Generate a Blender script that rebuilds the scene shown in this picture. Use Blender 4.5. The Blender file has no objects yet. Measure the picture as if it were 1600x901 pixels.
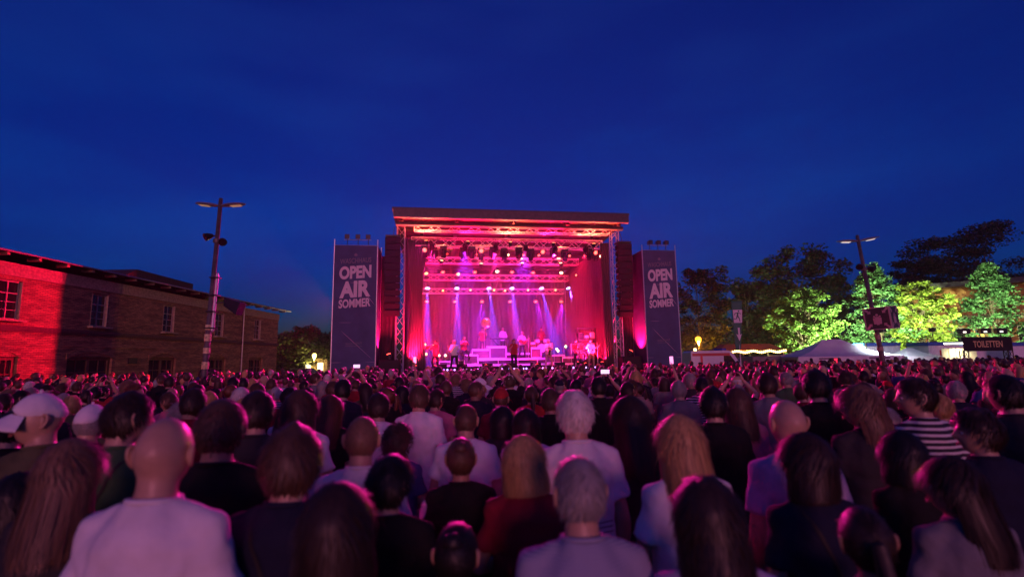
import bpy, math, random
import numpy as np
from mathutils import Vector, Matrix, Euler

R = math.radians
random.seed(11)
rng = np.random.default_rng(11)
scene = bpy.context.scene
COL = scene.collection

# ------------------------------------------------------------------ camera
CAM_H, PITCH, ROLL, F = 2.05, R(7.93), R(-0.9), 800.0
cam_data = bpy.data.cameras.new('camera')
cam = bpy.data.objects.new('camera', cam_data)
COL.objects.link(cam)
cam_data.lens, cam_data.sensor_width = 18.0, 36.0
cam_data.clip_start, cam_data.clip_end = 0.05, 3000.0
CAM_M = Matrix.Translation((0, 0, CAM_H)) @ Matrix.Rotation(math.pi / 2 + PITCH, 4, 'X') @ Matrix.Rotation(ROLL, 4, 'Z')
cam.matrix_world = CAM_M
scene.camera = cam
cam_data.dof.use_dof = True
cam_data.dof.focus_distance = 31.0
cam_data.dof.aperture_fstop = 1.25

# ------------------------------------------------------------------ sky at dusk (the sun sets behind the viewer)
world = bpy.data.worlds.new('World')
scene.world = world
world.use_nodes = True
wn, wl = world.node_tree.nodes, world.node_tree.links
SUN_ROT = 172.0                                         # degrees, from +Y towards +X
sky = wn.new('ShaderNodeTexSky')
sky.sky_type = 'NISHITA'
sky.sun_disc = False
sky.sun_elevation = R(0.95)
sky.sun_rotation = R(SUN_ROT)
sky.ozone_density = 10.0
sky.dust_density = 0.6
# thin cloud veils
tc = wn.new('ShaderNodeTexCoord')
mp = wn.new('ShaderNodeMapping'); mp.inputs['Scale'].default_value = (1.2, 1.2, 4.5)
nz = wn.new('ShaderNodeTexNoise'); nz.inputs['Scale'].default_value = 2.2; nz.inputs['Detail'].default_value = 5.0
cr = wn.new('ShaderNodeValToRGB')
cr.color_ramp.elements[0].position, cr.color_ramp.elements[1].position = 0.40, 0.66
cr.color_ramp.elements[0].color = (1, 1, 1, 1); cr.color_ramp.elements[1].color = (2.6, 1.55, 1.15, 1)
mul = wn.new('ShaderNodeMix'); mul.data_type = 'RGBA'; mul.blend_type = 'MULTIPLY'; mul.inputs[0].default_value = 1.0
wl.new(tc.outputs['Generated'], mp.inputs['Vector']); wl.new(mp.outputs[0], nz.inputs['Vector'])
wl.new(nz.outputs['Fac'], cr.inputs[0])
wl.new(sky.outputs[0], mul.inputs[6]); wl.new(cr.outputs[0], mul.inputs[7])
bgn = wn['Background']
wl.new(mul.outputs[2], bgn.inputs['Color'])
bgn.inputs["Strength"].default_value = 0.31

# the afterglow: one weak, wide, rosy sun low behind the viewer
sd = bpy.data.lights.new('sun', 'SUN')
sd.energy, sd.angle, sd.color = 0.95, R(14), (1.0, .27, .42)
sun = bpy.data.objects.new('sun', sd); COL.objects.link(sun)
sun.rotation_euler = Vector((-math.sin(R(SUN_ROT)), -math.cos(R(SUN_ROT)), -.10)).to_track_quat('-Z', 'Y').to_euler()

vs = scene.view_settings
vs.view_transform = 'Standard'
vs.look = 'None'
vs.exposure = 0.0
vs.gamma = 1.0
cy = scene.cycles
cy.use_denoising = True
cy.max_bounces = 6
cy.diffuse_bounces = 3
cy.glossy_bounces = 2
cy.transmission_bounces = 4
cy.transparent_max_bounces = 6
cy.volume_bounces = 0
cy.caustics_reflective = False
cy.caustics_refractive = False
cy.sample_clamp_indirect = 6.0
cy.use_light_tree = True

# ------------------------------------------------------------------ lamp powers (watts)
W_BLUE, W_RED, W_MID, W_BLIND, W_WASH, W_AUD, W_ROOF, W_UP, W_FLANK, W_BRICK = 80000, 4600, 800, 1800, 9500, 9000, 1500, 4500, 3500, 17000
W_FOOT = 6500
W_TREE, W_YARD = 45000, 800
SMOKE = .020
HAZE = .00026

# ------------------------------------------------------------------ helpers
def at(px, py, Y):
    """World point on the ray of photo pixel (px, py) at world depth Y."""
    d = CAM_M.to_3x3() @ Vector(((px - 800.0) / F, (450.5 - py) / F, -1.0))
    t = Y / d.y
    return Vector((d.x * t, Y, CAM_H + d.z * t))

def atx(px, py, X):
    d = CAM_M.to_3x3() @ Vector(((px - 800.0) / F, (450.5 - py) / F, -1.0))
    t = X / d.x
    return Vector((X, d.y * t, CAM_H + d.z * t))

def proj(p):
    q = CAM_M.inverted() @ Vector(p)
    return (800 + F * q.x / -q.z, 450.5 - F * q.y / -q.z)

def tag(o, label=None, cat=None, group=None, kind=None):
    if label: o['label'] = label
    if cat: o['category'] = cat
    if group: o['group'] = group
    if kind: o['kind'] = kind
    return o

def empty(name, M=None, parent=None):
    o = bpy.data.objects.new(name, None)
    COL.objects.link(o)
    o.empty_display_size = 0.2
    if parent is not None: o.parent = parent
    if M is not None: o.matrix_local = M if isinstance(M, Matrix) else Matrix.Translation(M)
    return o

def obj(name, me, mat=None, parent=None, M=None):
    o = bpy.data.objects.new(name, me)
    COL.objects.link(o)
    if mat is not None:
        if not me.materials:
            me.materials.append(mat)
        elif me.materials[0] is not mat:
            o.material_slots[0].link = 'OBJECT'
            o.material_slots[0].material = mat
    if parent is not None: o.parent = parent
    if M is not None: o.matrix_local = M if isinstance(M, Matrix) else Matrix.Translation(M)
    return o

class MB:
    """Collects shapes into one mesh."""
    def __init__(s):
        s.v, s.f = [], []
    def add(s, vs_, fs_):
        n = len(s.v)
        s.v.extend([tuple(map(float, p)) for p in vs_])
        s.f.extend([tuple(int(i) + n for i in f) for f in fs_])
        return s
    def box(s, c, d, M=None):
        c = Vector(c); hx, hy, hz = d[0] / 2, d[1] / 2, d[2] / 2
        P = [Vector((x, y, z)) for x in (-hx, hx) for y in (-hy, hy) for z in (-hz, hz)]
        P = [(M @ p if M is not None else p) + c for p in P]
        return s.add(P, [(0, 1, 3, 2), (4, 6, 7, 5), (0, 4, 5, 1), (2, 3, 7, 6), (0, 2, 6, 4), (1, 5, 7, 3)])
    def bevel_box(s, c, d, b):
        """Box with chamfered vertical and horizontal edges (octagonal sections)."""
        c = Vector(c); hx, hy, hz = d[0] / 2, d[1] / 2, d[2] / 2
        rings = []
        for z, k in ((-hz, b), (-hz + b, 0), (hz - b, 0), (hz, b)):
            x, y = hx - k, hy - k
            q = b * 0.7
            rings.append([c + Vector(p) for p in ((x - q, -y, z), (x, -y + q, z), (x, y - q, z), (x - q, y, z), (-x + q, y, z), (-x, y - q, z), (-x, -y + q, z), (-x + q, -y, z))])
        return s.loft(rings)
    def loft(s, rings, cap=True):
        n = len(rings[0]); V = [p for r in rings for p in r]; Fs = []
        for i in range(len(rings) - 1):
            for j in range(n):
                k = (j + 1) % n
                Fs.append((i * n + j, i * n + k, (i + 1) * n + k, (i + 1) * n + j))
        if cap:
            Fs.append(tuple(range(n - 1, -1, -1)))
            Fs.append(tuple((len(rings) - 1) * n + j for j in range(n)))
        return s.add(V, Fs)
    def tube(s, a, b, r, n=8, r2=None):
        a, b = Vector(a), Vector(b); d = (b - a).normalized()
        u = d.orthogonal().normalized(); w = d.cross(u)
        r2 = r if r2 is None else r2
        R_ = []
        for p, q in ((a, r), (b, r2)):
            R_.append([p + (u * math.cos(t) + w * math.sin(t)) * q for t in [2 * math.pi * i / n for i in range(n)]])
        return s.loft(R_)
    def path(s, pts, rad, n=10, flat=1.0, round_ends=True):
        """Tapered tube along a polyline with one radius for each point."""
        P = [Vector(p) for p in pts]; rr = list(rad)
        if round_ends:
            d0 = (P[0] - P[1]).normalized(); d1 = (P[-1] - P[-2]).normalized()
            P = [P[0] + d0 * rr[0] * .8] + P + [P[-1] + d1 * rr[-1] * .8]
            rr = [rr[0] * .45] + rr + [rr[-1] * .45]
        u = None; rings = []
        for i, p in enumerate(P):
            d = (P[min(i + 1, len(P) - 1)] - P[max(i - 1, 0)]).normalized()
            if u is None: u = d.orthogonal().normalized()
            u = (u - d * u.dot(d)).normalized(); w = d.cross(u)
            rings.append([p + (u * math.cos(t) + w * math.sin(t) * flat) * rr[i] for t in [2 * math.pi * k / n for k in range(n)]])
        return s.loft(rings)
    def quad(s, a, b, c, d):
        return s.add([a, b, c, d], [(0, 1, 2, 3)])
    def prism(s, poly, y0, y1, M=None):
        """Polygon (x, z) extruded along y."""
        n = len(poly)
        P = [Vector((x, y, z)) for y in (y0, y1) for x, z in poly]
        if M is not None: P = [M @ p for p in P]
        Fs = [tuple(range(n)), tuple(range(2 * n - 1, n - 1, -1))] + [(j, n + j, n + (j + 1) % n, (j + 1) % n) for j in range(n)]
        return s.add(P, Fs)
    def mesh(s, name, smooth=False):
        me = bpy.data.meshes.new(name)
        me.from_pydata(s.v, [], s.f)
        me.validate(verbose=False)
        if smooth: me.polygons.foreach_set('use_smooth', [True] * len(me.polygons))
        me.update()
        return me
    def build(s, name, mat, parent=None, M=None, smooth=False):
        return obj(name, s.mesh(name, smooth), mat, parent, M)

def np_mesh(name, V, Fq, smooth=True):
    """Mesh from an (n,3) array and an (m,4) quad array, fast."""
    V = np.asarray(V, np.float32); Fq = np.asarray(Fq, np.int32)
    me = bpy.data.meshes.new(name)
    k = Fq.shape[1]
    me.vertices.add(len(V)); me.vertices.foreach_set('co', V.ravel())
    me.loops.add(Fq.size); me.loops.foreach_set('vertex_index', Fq.ravel())
    me.polygons.add(len(Fq))
    me.polygons.foreach_set('loop_start', np.arange(0, Fq.size, k, dtype=np.int32))
    me.polygons.foreach_set('use_smooth', np.full(len(Fq), smooth))
    me.update(calc_edges=True)
    me.validate(verbose=False)
    return me

# ------------------------------------------------------------------ materials
MATS = {}
def mat(name, col, rough=.6, metal=0., var=.25, scale=6., bump=0., bscale=40., spec=.4, trans=0., island=False, stretch=(1, 1, 1)):
    if name in MATS: return MATS[name]
    m = bpy.data.materials.new(name); m.use_nodes = True
    nt = m.node_tree; n, l = nt.nodes, nt.links
    b = n['Principled BSDF']
    b.inputs['Roughness'].default_value = rough
    b.inputs['Metallic'].default_value = metal
    b.inputs['Specular IOR Level'].default_value = spec
    tcn = n.new('ShaderNodeTexCoord'); mpn = n.new('ShaderNodeMapping')
    mpn.inputs['Scale'].default_value = stretch
    l.new(tcn.outputs['Object'], mpn.inputs['Vector'])
    no = n.new('ShaderNodeTexNoise'); no.inputs['Scale'].default_value = scale; no.inputs['Detail'].default_value = 6.
    l.new(mpn.outputs[0], no.inputs['Vector'])
    ramp = n.new('ShaderNodeValToRGB')
    ramp.color_ramp.elements[0].position, ramp.color_ramp.elements[1].position = .3, .7
    c0 = [max(0, c * (1 - var)) for c in col]; c1 = [min(1, c * (1 + var)) for c in col]
    ramp.color_ramp.elements[0].color = (*c0, 1); ramp.color_ramp.elements[1].color = (*c1, 1)
    l.new(no.outputs['Fac'], ramp.inputs[0])
    if island:
        g = n.new('ShaderNodeNewGeometry')
        mx = n.new('ShaderNodeMath'); mx.operation = 'ADD'
        hl = n.new('ShaderNodeMath'); hl.operation = 'MULTIPLY'; hl.inputs[1].default_value = .55
        h2 = n.new('ShaderNodeMath'); h2.operation = 'MULTIPLY'; h2.inputs[1].default_value = .5
        l.new(g.outputs['Random Per Island'], hl.inputs[0]); l.new(no.outputs['Fac'], h2.inputs[0])
        l.new(hl.outputs[0], mx.inputs[0]); l.new(h2.outputs[0], mx.inputs[1]); l.new(mx.outputs[0], ramp.inputs[0])
    l.new(ramp.outputs[0], b.inputs['Base Color'])
    if bump:
        nb = n.new('ShaderNodeTexNoise'); nb.inputs['Scale'].default_value = bscale; nb.inputs['Detail'].default_value = 4.
        l.new(mpn.outputs[0], nb.inputs['Vector'])
        bp = n.new('ShaderNodeBump'); bp.inputs['Strength'].default_value = bump; bp.inputs['Distance'].default_value = .02
        l.new(nb.outputs['Fac'], bp.inputs['Height']); l.new(bp.outputs[0], b.inputs['Normal'])
    if trans:
        tr = n.new('ShaderNodeBsdfTranslucent'); l.new(ramp.outputs[0], tr.inputs['Color'])
        ms = n.new('ShaderNodeMixShader'); ms.inputs[0].default_value = trans
        l.new(b.outputs[0], ms.inputs[1]); l.new(tr.outputs[0], ms.inputs[2]); l.new(ms.outputs[0], n['Material Output'].inputs[0])
    MATS[name] = m
    return m

def glow(name, col, strength):
    if name in MATS: return MATS[name]
    m = bpy.data.materials.new(name); m.use_nodes = True
    b = m.node_tree.nodes['Principled BSDF']
    b.inputs['Base Color'].default_value = (*[min(1, c) * .8 for c in col], 1)
    b.inputs['Emission Color'].default_value = (*col, 1)
    b.inputs['Emission Strength'].default_value = strength
    MATS[name] = m
    return m

def lamp(name, kind, col, watts, parent, M, size=.05, angle=60, blend=.3):
    d = bpy.data.lights.new(name, kind)
    d.color = col; d.energy = watts
    d.shadow_soft_size = size
    if kind == 'SPOT': d.spot_size = R(angle); d.spot_blend = blend
    o = bpy.data.objects.new(name, d); COL.objects.link(o)
    o.parent = parent; o.matrix_local = M
    return o

def aim(p, q, up='Y'):
    """Matrix at p whose -Z axis looks at q (lamps and lamp heads)."""
    p, q = Vector(p), Vector(q)
    return Matrix.Translation(p) @ (q - p).to_track_quat('-Z', 'Y').to_matrix().to_4x4()

TXT_CACHE = {}
def text_mesh(s, size, bold=0.0, xs=1.0, depth=.004, align='CENTER'):
    """Lettering as a flat mesh in the XZ plane facing -Y, baseline at z = 0."""
    cu = bpy.data.curves.new('lettering', 'FONT')
    cu.body = s; cu.size = size; cu.align_x = align; cu.offset = bold; cu.extrude = depth; cu.resolution_u = 4
    o = bpy.data.objects.new('lettering', cu); COL.objects.link(o)
    dg = bpy.context.evaluated_depsgraph_get()
    me = bpy.data.meshes.new_from_object(o.evaluated_get(dg))
    bpy.data.objects.remove(o); bpy.data.curves.remove(cu)
    me.transform(Matrix.Rotation(math.pi / 2, 4, 'X') @ Matrix.Diagonal((xs, 1, 1, 1)))
    return me

# ================================================================== common materials
m_black = mat('black_cloth', (.012, .012, .014), .85, var=.4, scale=3, bump=.3, bscale=6)
m_blackmetal = mat('black_metal', (.02, .02, .022), .45, .3, bump=.1)
m_alu = mat('aluminium', (.55, .55, .57), .38, .7, var=.12)
m_steel = mat('galvanised_steel', (.30, .30, .30), .5, .5, var=.2, bump=.15)
m_dark_steel = mat('weathered_lamp_post_paint', (.10, .095, .09), .55, .2, var=.3, bump=.2)
m_white_pl = mat('white_plastic', (.72, .72, .72), .45, var=.08)
m_glass = mat('dark_glass', (.015, .016, .02), .08, spec=.6, var=.3)
m_bark = mat('bark', (.07, .05, .035), .9, var=.5, scale=14, bump=.6)

# ================================================================== ground
def paving():
    m = bpy.data.materials.new('worn_plaza_paving'); m.use_nodes = True
    n, l = m.node_tree.nodes, m.node_tree.links
    b = n['Principled BSDF']; b.inputs['Roughness'].default_value = .8
    t = n.new('ShaderNodeTexCoord'); br = n.new('ShaderNodeTexBrick')
    br.inputs['Scale'].default_value = 1.0; br.inputs['Brick Width'].default_value = .2; br.inputs['Row Height'].default_value = .1
    br.inputs['Mortar Size'].default_value = .006
    br.inputs['Color1'].default_value = (.07, .065, .06, 1); br.inputs['Color2'].default_value = (.10, .09, .085, 1); br.inputs['Mortar'].default_value = (.03, .03, .03, 1)
    l.new(t.outputs['Object'], br.inputs['Vector']); l.new(br.outputs['Color'], b.inputs['Base Color'])
    return m
g = MB()
g.quad((-600, -300, 0), (600, -300, 0), (600, 900, 0), (-600, 900, 0))
tag(g.build('ground', paving()), kind='structure')

# ================================================================== brick building on the left
WX = -23.0
def brick_mat():
    m = bpy.data.materials.new('old_yellow_red_brick'); m.use_nodes = True
    n, l = m.node_tree.nodes, m.node_tree.links
    b = n['Principled BSDF']; b.inputs['Roughness'].default_value = .85
    t = n.new('ShaderNodeTexCoord'); mp_ = n.new('ShaderNodeMapping')
    mp_.inputs['Rotation'].default_value = (R(90), 0, R(90))
    # object (y, z) -> brick (x, y)
    sep = n.new('ShaderNodeSeparateXYZ'); comb = n.new('ShaderNodeCombineXYZ')
    l.new(t.outputs['Object'], sep.inputs[0]); l.new(sep.outputs['Y'], comb.inputs['X']); l.new(sep.outputs['Z'], comb.inputs['Y'])
    br = n.new('ShaderNodeTexBrick')
    br.inputs['Scale'].default_value = 1.0; br.inputs['Brick Width'].default_value = .27; br.inputs['Row Height'].default_value = .085
    br.inputs['Mortar Size'].default_value = .008; br.inputs['Bias'].default_value = -.2
    br.inputs['Color1'].default_value = (.40, .24, .12, 1); br.inputs['Color2'].default_value = (.20, .11, .06, 1); br.inputs['Mortar'].default_value = (.10, .085, .07, 1)
    l.new(comb.outputs[0], br.inputs['Vector'])
    # soot and weathering streaks with shapes of their own, long along the courses
    mp2 = n.new('ShaderNodeMapping'); mp2.inputs['Scale'].default_value = (.35, 2.6, 1)
    l.new(comb.outputs[0], mp2.inputs['Vector'])
    no = n.new('ShaderNodeTexNoise'); no.inputs['Scale'].default_value = 1.3; no.inputs['Detail'].default_value = 8; no.inputs['Roughness'].default_value = .7
    l.new(mp2.outputs[0], no.inputs['Vector'])
    rp = n.new('ShaderNodeValToRGB'); rp.color_ramp.elements[0].position, rp.color_ramp.elements[1].position = .35, .62
    rp.color_ramp.elements[0].color = (.45, .42, .42, 1); rp.color_ramp.elements[1].color = (1.25, 1.2, 1.1, 1)
    l.new(no.outputs['Fac'], rp.inputs[0])
    mu = n.new('ShaderNodeMix'); mu.data_type = 'RGBA'; mu.blend_type = 'MULTIPLY'; mu.inputs[0].default_value = 1
    l.new(br.outputs['Color'], mu.inputs[6]); l.new(rp.outputs[0], mu.inputs[7]); l.new(mu.outputs[2], b.inputs['Base Color'])
    bp = n.new('ShaderNodeBump'); bp.inputs['Strength'].default_value = .8; bp.inputs['Distance'].default_value = .02
    ad = n.new('ShaderNodeMath'); ad.operation = 'MULTIPLY_ADD'; ad.inputs[1].default_value = .6
    l.new(no.outputs['Fac'], ad.inputs[0]); inv = n.new('ShaderNodeMath'); inv.operation = 'SUBTRACT'; inv.inputs[0].default_value = 1.0
    l.new(br.outputs['Fac'], inv.inputs[1]); l.new(inv.outputs[0], ad.inputs[2])
    l.new(ad.outputs[0], bp.inputs['Height']); l.new(bp.outputs[0], b.inputs['Normal'])
    return m
m_brick = brick_mat()
m_trim = mat('sandstone_trim', (.36, .29, .19), .8, var=.3, scale=9, bump=.4)
m_wood = mat('brown_door_wood', (.13, .075, .04), .6, var=.4, scale=4, stretch=(1, 6, 1), bump=.2)
m_frame = mat('cream_window_paint', (.42, .38, .30), .6, var=.2)
m_rooftile = mat('dark_roofing_felt', (.035, .033, .032), .9, var=.4, bump=.4)

y0, y1 = 12.0, atx(434, 520, WX).y                    # wall from beside the camera to its far corner
EAVE = atx(300, 455, WX).z
STRING = atx(215, 524, WX).z
bld = empty('brick_building', (WX, 0, 0))
tag(bld, 'long two-storey brick building with overhanging eaves and a red-lit corner', 'building')
wz = EAVE - .45
# window and door openings: (photo x of centre, kind)
wins = [(8, 1.15), (152, 1.15), (262, 1.15), (342, 1.15), (402, 1.15)]
doors = [(8, 1.5), (146, 3.0), (258, 2.6), (342, 2.4), (402, 2.4)]
def wy(px): return atx(px, 520, WX).y
WIN_Z0, WIN_Z1 = STRING + .35, STRING + 2.15
holes = []
for px, w in wins: holes.append((wy(px) - w / 2, wy(px) + w / 2, WIN_Z0, WIN_Z1))
for px, w in doors: holes.append((wy(px) - w / 2, wy(px) + w / 2, 0., 2.55))
# extra bays between the camera and the frame edge
holes.append((16.6, 17.8, WIN_Z0, WIN_Z1)); holes.append((16.2, 18.2, 0., 2.55))
ys = sorted({y0, y1, *[h for a in holes for h in a[:2]]}); zs = sorted({0., wz, *[h for a in holes for h in a[2:]]})
w_ = MB()
T = .45
for i in range(len(ys) - 1):
    for k in range(len(zs) - 1):
        yc, zc = (ys[i] + ys[i + 1]) / 2, (zs[k] + zs[k + 1]) / 2
        if any(a < yc < b and c < zc < d for a, b, c, d in holes): continue
        w_.quad((0, ys[i], zs[k]), (0, ys[i + 1], zs[k]), (0, ys[i + 1], zs[k + 1]), (0, ys[i], zs[k + 1]))
for a, b, c, d in holes:                               # reveals
    w_.quad((0, a, c), (0, a, d), (-T, a, d), (-T, a, c)); w_.quad((0, b, d), (0, b, c), (-T, b, c), (-T, b, d))
    w_.quad((0, a, d), (0, b, d), (-T, b, d), (-T, a, d)); w_.quad((0, b, c), (0, a, c), (-T, a, c), (-T, b, c))
w_.quad((0, y1, 0), (-9, y1, 0), (-9, y1, wz), (0, y1, wz)); w_.quad((0, y0, 0), (0, y0, wz), (-9, y0, wz), (-9, y0, 0))
w_.quad((-9, y1, 0), (-9, y0, 0), (-9, y0, wz), (-9, y1, wz)); w_.quad((-T - .12, y0, 0), (-T - .12, y1, 0), (-T - .12, y1, wz), (-T - .12, y0, wz))
w_.build('wall', m_brick, bld)
sc_ = MB(); sc_.box((.06, (y0 + y1) / 2, STRING), (.12, y1 - y0 + .12, .16)); sc_.box((.03, (y0 + y1) / 2, STRING - .13), (.06, y1 - y0 + .06, .10)); sc_.build('string_course', mat('string_course_dark', (.075, .045, .035), .6, var=.3, scale=8, bump=.3), bld)  # string course set darker than the wall
fr = MB(); fr.box((.035, (y0 + y1) / 2, wz - .30), (.07, y1 - y0 + .07, .60)); fr.build('frieze_board', m_trim, bld)
rf = MB()
rf.add([(.7, y0 - .8, EAVE - .02), (.7, y1 + 1.1, EAVE - .02), (-4.6, y1 + 1.1, EAVE + 1.0), (-4.6, y0 - .8, EAVE + 1.0), (.7, y0 - .8, EAVE - .11), (.7, y1 + 1.1, EAVE - .11), (-4.6, y1 + 1.1, EAVE + .86), (-4.6, y0 - .8, EAVE + .86),
        (-10.2, y0 - .8, EAVE - .02), (-10.2, y1 + 1.1, EAVE - .02), (-10.2, y0 - .8, EAVE - .14), (-10.2, y1 + 1.1, EAVE - .14)],
       [(0, 1, 2, 3), (7, 6, 5, 4), (0, 4, 5, 1), (0, 3, 7, 4), (1, 5, 6, 2), (3, 2, 9, 8), (6, 7, 10, 11), (8, 9, 11, 10), (3, 8, 10, 7), (2, 6, 11, 9)])
roof_o = rf.build('roof', m_rooftile, bld)
gt = MB(); gt.path([(.74, y0 - .8, EAVE - .08), (.74, y1 + 1.1, EAVE - .08)], [.05, .05], 8); gt.build('gutter', m_steel, roof_o)
rafter = MB(); rafter.box((0, 0, 0), (.60, .14, .13)); rme = rafter.mesh('rafter_tail')
yy = 13.0; k = 0
while yy < y1:
    o = obj('rafter_tail', rme, m_trim, roof_o, (.345, yy, EAVE - .19)); yy += 1.55
# raised rooflight on the ridge
p0, p1 = atx(172, 430, WX - 2.2), atx(298, 440, WX - 2.2)
dm = MB(); dm.add([(-2.0, p0.y, EAVE + .1), (-2.0, p1.y, EAVE + .1), (-2.0, p1.y, EAVE + 1.05), (-2.0, p0.y + 2.0, EAVE + 1.15), (-7.2, p0.y, EAVE + .1), (-7.2, p1.y, EAVE + .1), (-7.2, p1.y, EAVE + 1.05), (-7.2, p0.y + 2.0, EAVE + 1.15)],
                  [(0, 1, 2, 3), (4, 7, 6, 5), (3, 2, 6, 7), (1, 5, 6, 2), (0, 3, 7, 4)])
dm.build('rooflight', m_rooftile, roof_o)

def window(parent, yc, z0, z1, w, x=-.16):
    """Timber casement set back in its opening: frame, panes, sill."""
    r = MB(); t = .07; h = z1 - z0
    for s in (-1, 1): r.box((x, yc + s * (w / 2 - t / 2), (z0 + z1) / 2), (.08, t, h))
    r.box((x, yc, z1 - t / 2), (.08, w - 2 * t, t)); r.box((x, yc, z0 + t / 2), (.08, w - 2 * t, t))
    r.box((x + .004, yc, z0 + h * .68), (.07, w - 2 * t, .055)); r.box((x + .006, yc, (z0 + z1) / 2), (.062, .055, h - 2 * t))
    for q in (.25, .46): r.box((x + .002, yc, z0 + h * q), (.04, w - 2 * t, .03))
    wo = r.build('window', m_frame, parent)
    for s in (-1, 1):
        for a, b in ((z0 + t, z0 + h * .66), (z0 + h * .70, z1 - t)):
            p = MB(); p.box((x - .02, yc + s * w / 4, (a + b) / 2), (.012, w / 2 - .11, b - a)); p.build('pane', m_glass, wo)
    sl = MB(); sl.box((.04, yc, z0 - .05), (.5, w + .25, .09)); sl.build('sill', m_trim, wo)
    for s in (-1, 1):                                   # pale stone jambs
        j = MB(); j.box((-.07, yc + s * (w / 2 - .012), (z0 + z1) / 2 ), (.17, .03, h - .02)); j.build('jamb', m_trim, wo)
for px, w in wins: window(bld, wy(px), WIN_Z0, WIN_Z1, w)
window(bld, 17.2, WIN_Z0, WIN_Z1, 1.2)
def arched_door(parent, yc, w):
    h = 2.55
    # brick arch ring standing proud of the wall
    a = MB(); n = 14; rings = []
    for i in range(n + 1):
        u = -1 + 2 * i / n
        zz = 2.45 + .38 * (1 - u * u)
        yv = yc + u * (w / 2 + .10)
        rings.append([(.001, yv, zz - .02), (.055, yv, zz - .02), (.055, yv, zz + .27), (.001, yv, zz + .27)])
    a.loft(rings); dd = a.build('arch', m_brick, parent)
    f = MB(); x = -.2
    for s in (-1, 0, 1): f.box((x, yc + s * (w / 2 - .08), h / 2), (.12, .16, h))
    f.box((x + .003, yc, h - .08), (.116, w - .01, .16)); f.box((x + .003, yc, .35), (.116, w - .01, .7))
    d2 = f.build('door', m_wood, parent)
    for s in (-1, 1):
        g_ = MB(); g_.box((x - .02, yc + s * w / 4, 1.55), (.02, w / 2 - .2, 1.75)); g_.build('pane', m_glass, d2)
        m_ = MB(); m_.box((x, yc + s * w / 4, 1.55), (.05, .05, 1.75)); m_.box((x + .003, yc + s * w / 4, 1.75), (.05, w / 2 - .2, .05)); m_.build('glazing_bar', m_wood, d2)
for px, w in doors: arched_door(bld, wy(px), w)
arched_door(bld, 17.2, 2.0)
dp = MB(); yd = wy(378); dp.path([(.11, yd, .1), (.11, yd, EAVE - .4), (.5, yd, EAVE - .25), (.7, yd, EAVE - .12)], [.055] * 4, 8); dp.build('downpipe', m_steel, bld)
# external wall details: small sign and a lantern bracket
wb = MB(); wb.box((.05, wy(210), 2.35), (.06, .7, .35)); wb.build('wall_plaque', m_blackmetal, bld)
# shallow projecting courses and lesenes catch the raking light
for z in (STRING - .75, STRING + 2.45):
    lc = MB(); lc.box((.0225, (y0 + y1) / 2, z), (.045, y1 - y0 + .045, .09)); lc.build('brick_band', m_brick, bld)

# ================================================================== street lamps
def street_lamp(base, h, label, lit, power, tilt=0., extras=True, arm=.95, rz=0.):
    r = empty('street_lamp', Matrix.Translation(base) @ Matrix.Rotation(rz, 4, 'Z') @ Matrix.Rotation(tilt, 4, 'Y'))
    tag(r, label, 'street lamp', 'tall twin-headed plaza lamps')
    p = MB(); p.path([(0, 0, -.1), (0, 0, 1.0), (0, 0, h)], [.115, .11, .07], 14, round_ends=False); p.build('post', m_dark_steel, r, smooth=True)
    b = MB(); b.tube((0, 0, 0), (0, 0, .5), .15, 14); b.build('base_sleeve', m_dark_steel, r)
    hz = h - .28
    for s in (-1, 1):
        hd = MB()                                        # flat wing-shaped head tapering outward
        rings = []
        for u, ww, th in ((.05, .07, .05), (.3, .16, .075), (.6, .19, .07), (.85, .13, .05), (arm, .03, .02)):
            zc = hz + .10 * (u - .3)
            rings.append([(s * u, -ww, zc), (s * u, -ww * .6, zc + th), (s * u, ww * .6, zc + th), (s * u, ww, zc), (s * u, ww * .6, zc - th * .35), (s * u, -ww * .6, zc - th * .35)])
        hd.loft(rings); ho = hd.build('lamp_head', m_steel, r, smooth=False)
        ln = MB(); ln.add([(s * .40, -.10, hz - .022), (s * .40, .10, hz - .022), (s * .80, .085, hz + .016), (s * .80, -.085, hz + .016), (s * .44, -.07, hz - .05), (s * .44, .07, hz - .05), (s * .74, .06, hz - .02), (s * .74, -.06, hz - .02)],
                          [(4, 5, 6, 7), (0, 1, 5, 4), (1, 2, 6, 5), (2, 3, 7, 6), (3, 0, 4, 7)])
        ln.build('lens', lit, ho)  # emission imitates light falling on the lens
        if power:
            lamp('bulb', 'SPOT', LAMP_COL, power, ho, Matrix.Translation((s * .6, 0, hz - .12)), .09, 150, .6)
    if extras:
        for s, z in ((-1, h - 1.5), (1, h - 1.68)):      # loudspeaker and floodlight drums clamped to the post
            q = MB(); q.path([(s * .16, -.02, z + .05), (s * .27, -.12, z), (s * .34, -.2, z - .06)], [.07, .13, .15], 12, round_ends=False)
            q.tube((0, 0, z + .03), (s * .18, -.03, z + .05), .03, 6); q.build('clamped_speaker', m_blackmetal, r, smooth=False)
        c = MB(); c.tube((0, 0, h - 1.72), (0, 0, h - 1.58), .135, 14); c.build('clamp_ring', m_dark_steel, r)
    return r
LAMP_COL = (1.0, .62, .34)
g_lampwarm = glow('pale_lens_glow_warm', (1.0, .72, .38), .18)  # lamps are off; faint emission stands in for light caught by the lens
g_lampwhite = glow('pale_lens_glow_white', (1.0, .93, .85), .6)
bl = at(316, 605, 18.7); bl.z = 0
LH = at(333, 310, 18.7).z
lampL = street_lamp(bl, LH, 'grey twin-headed street lamp before the brick building with a conduit strapped on', g_lampwarm, 0, tilt=R(1.6))
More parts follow.
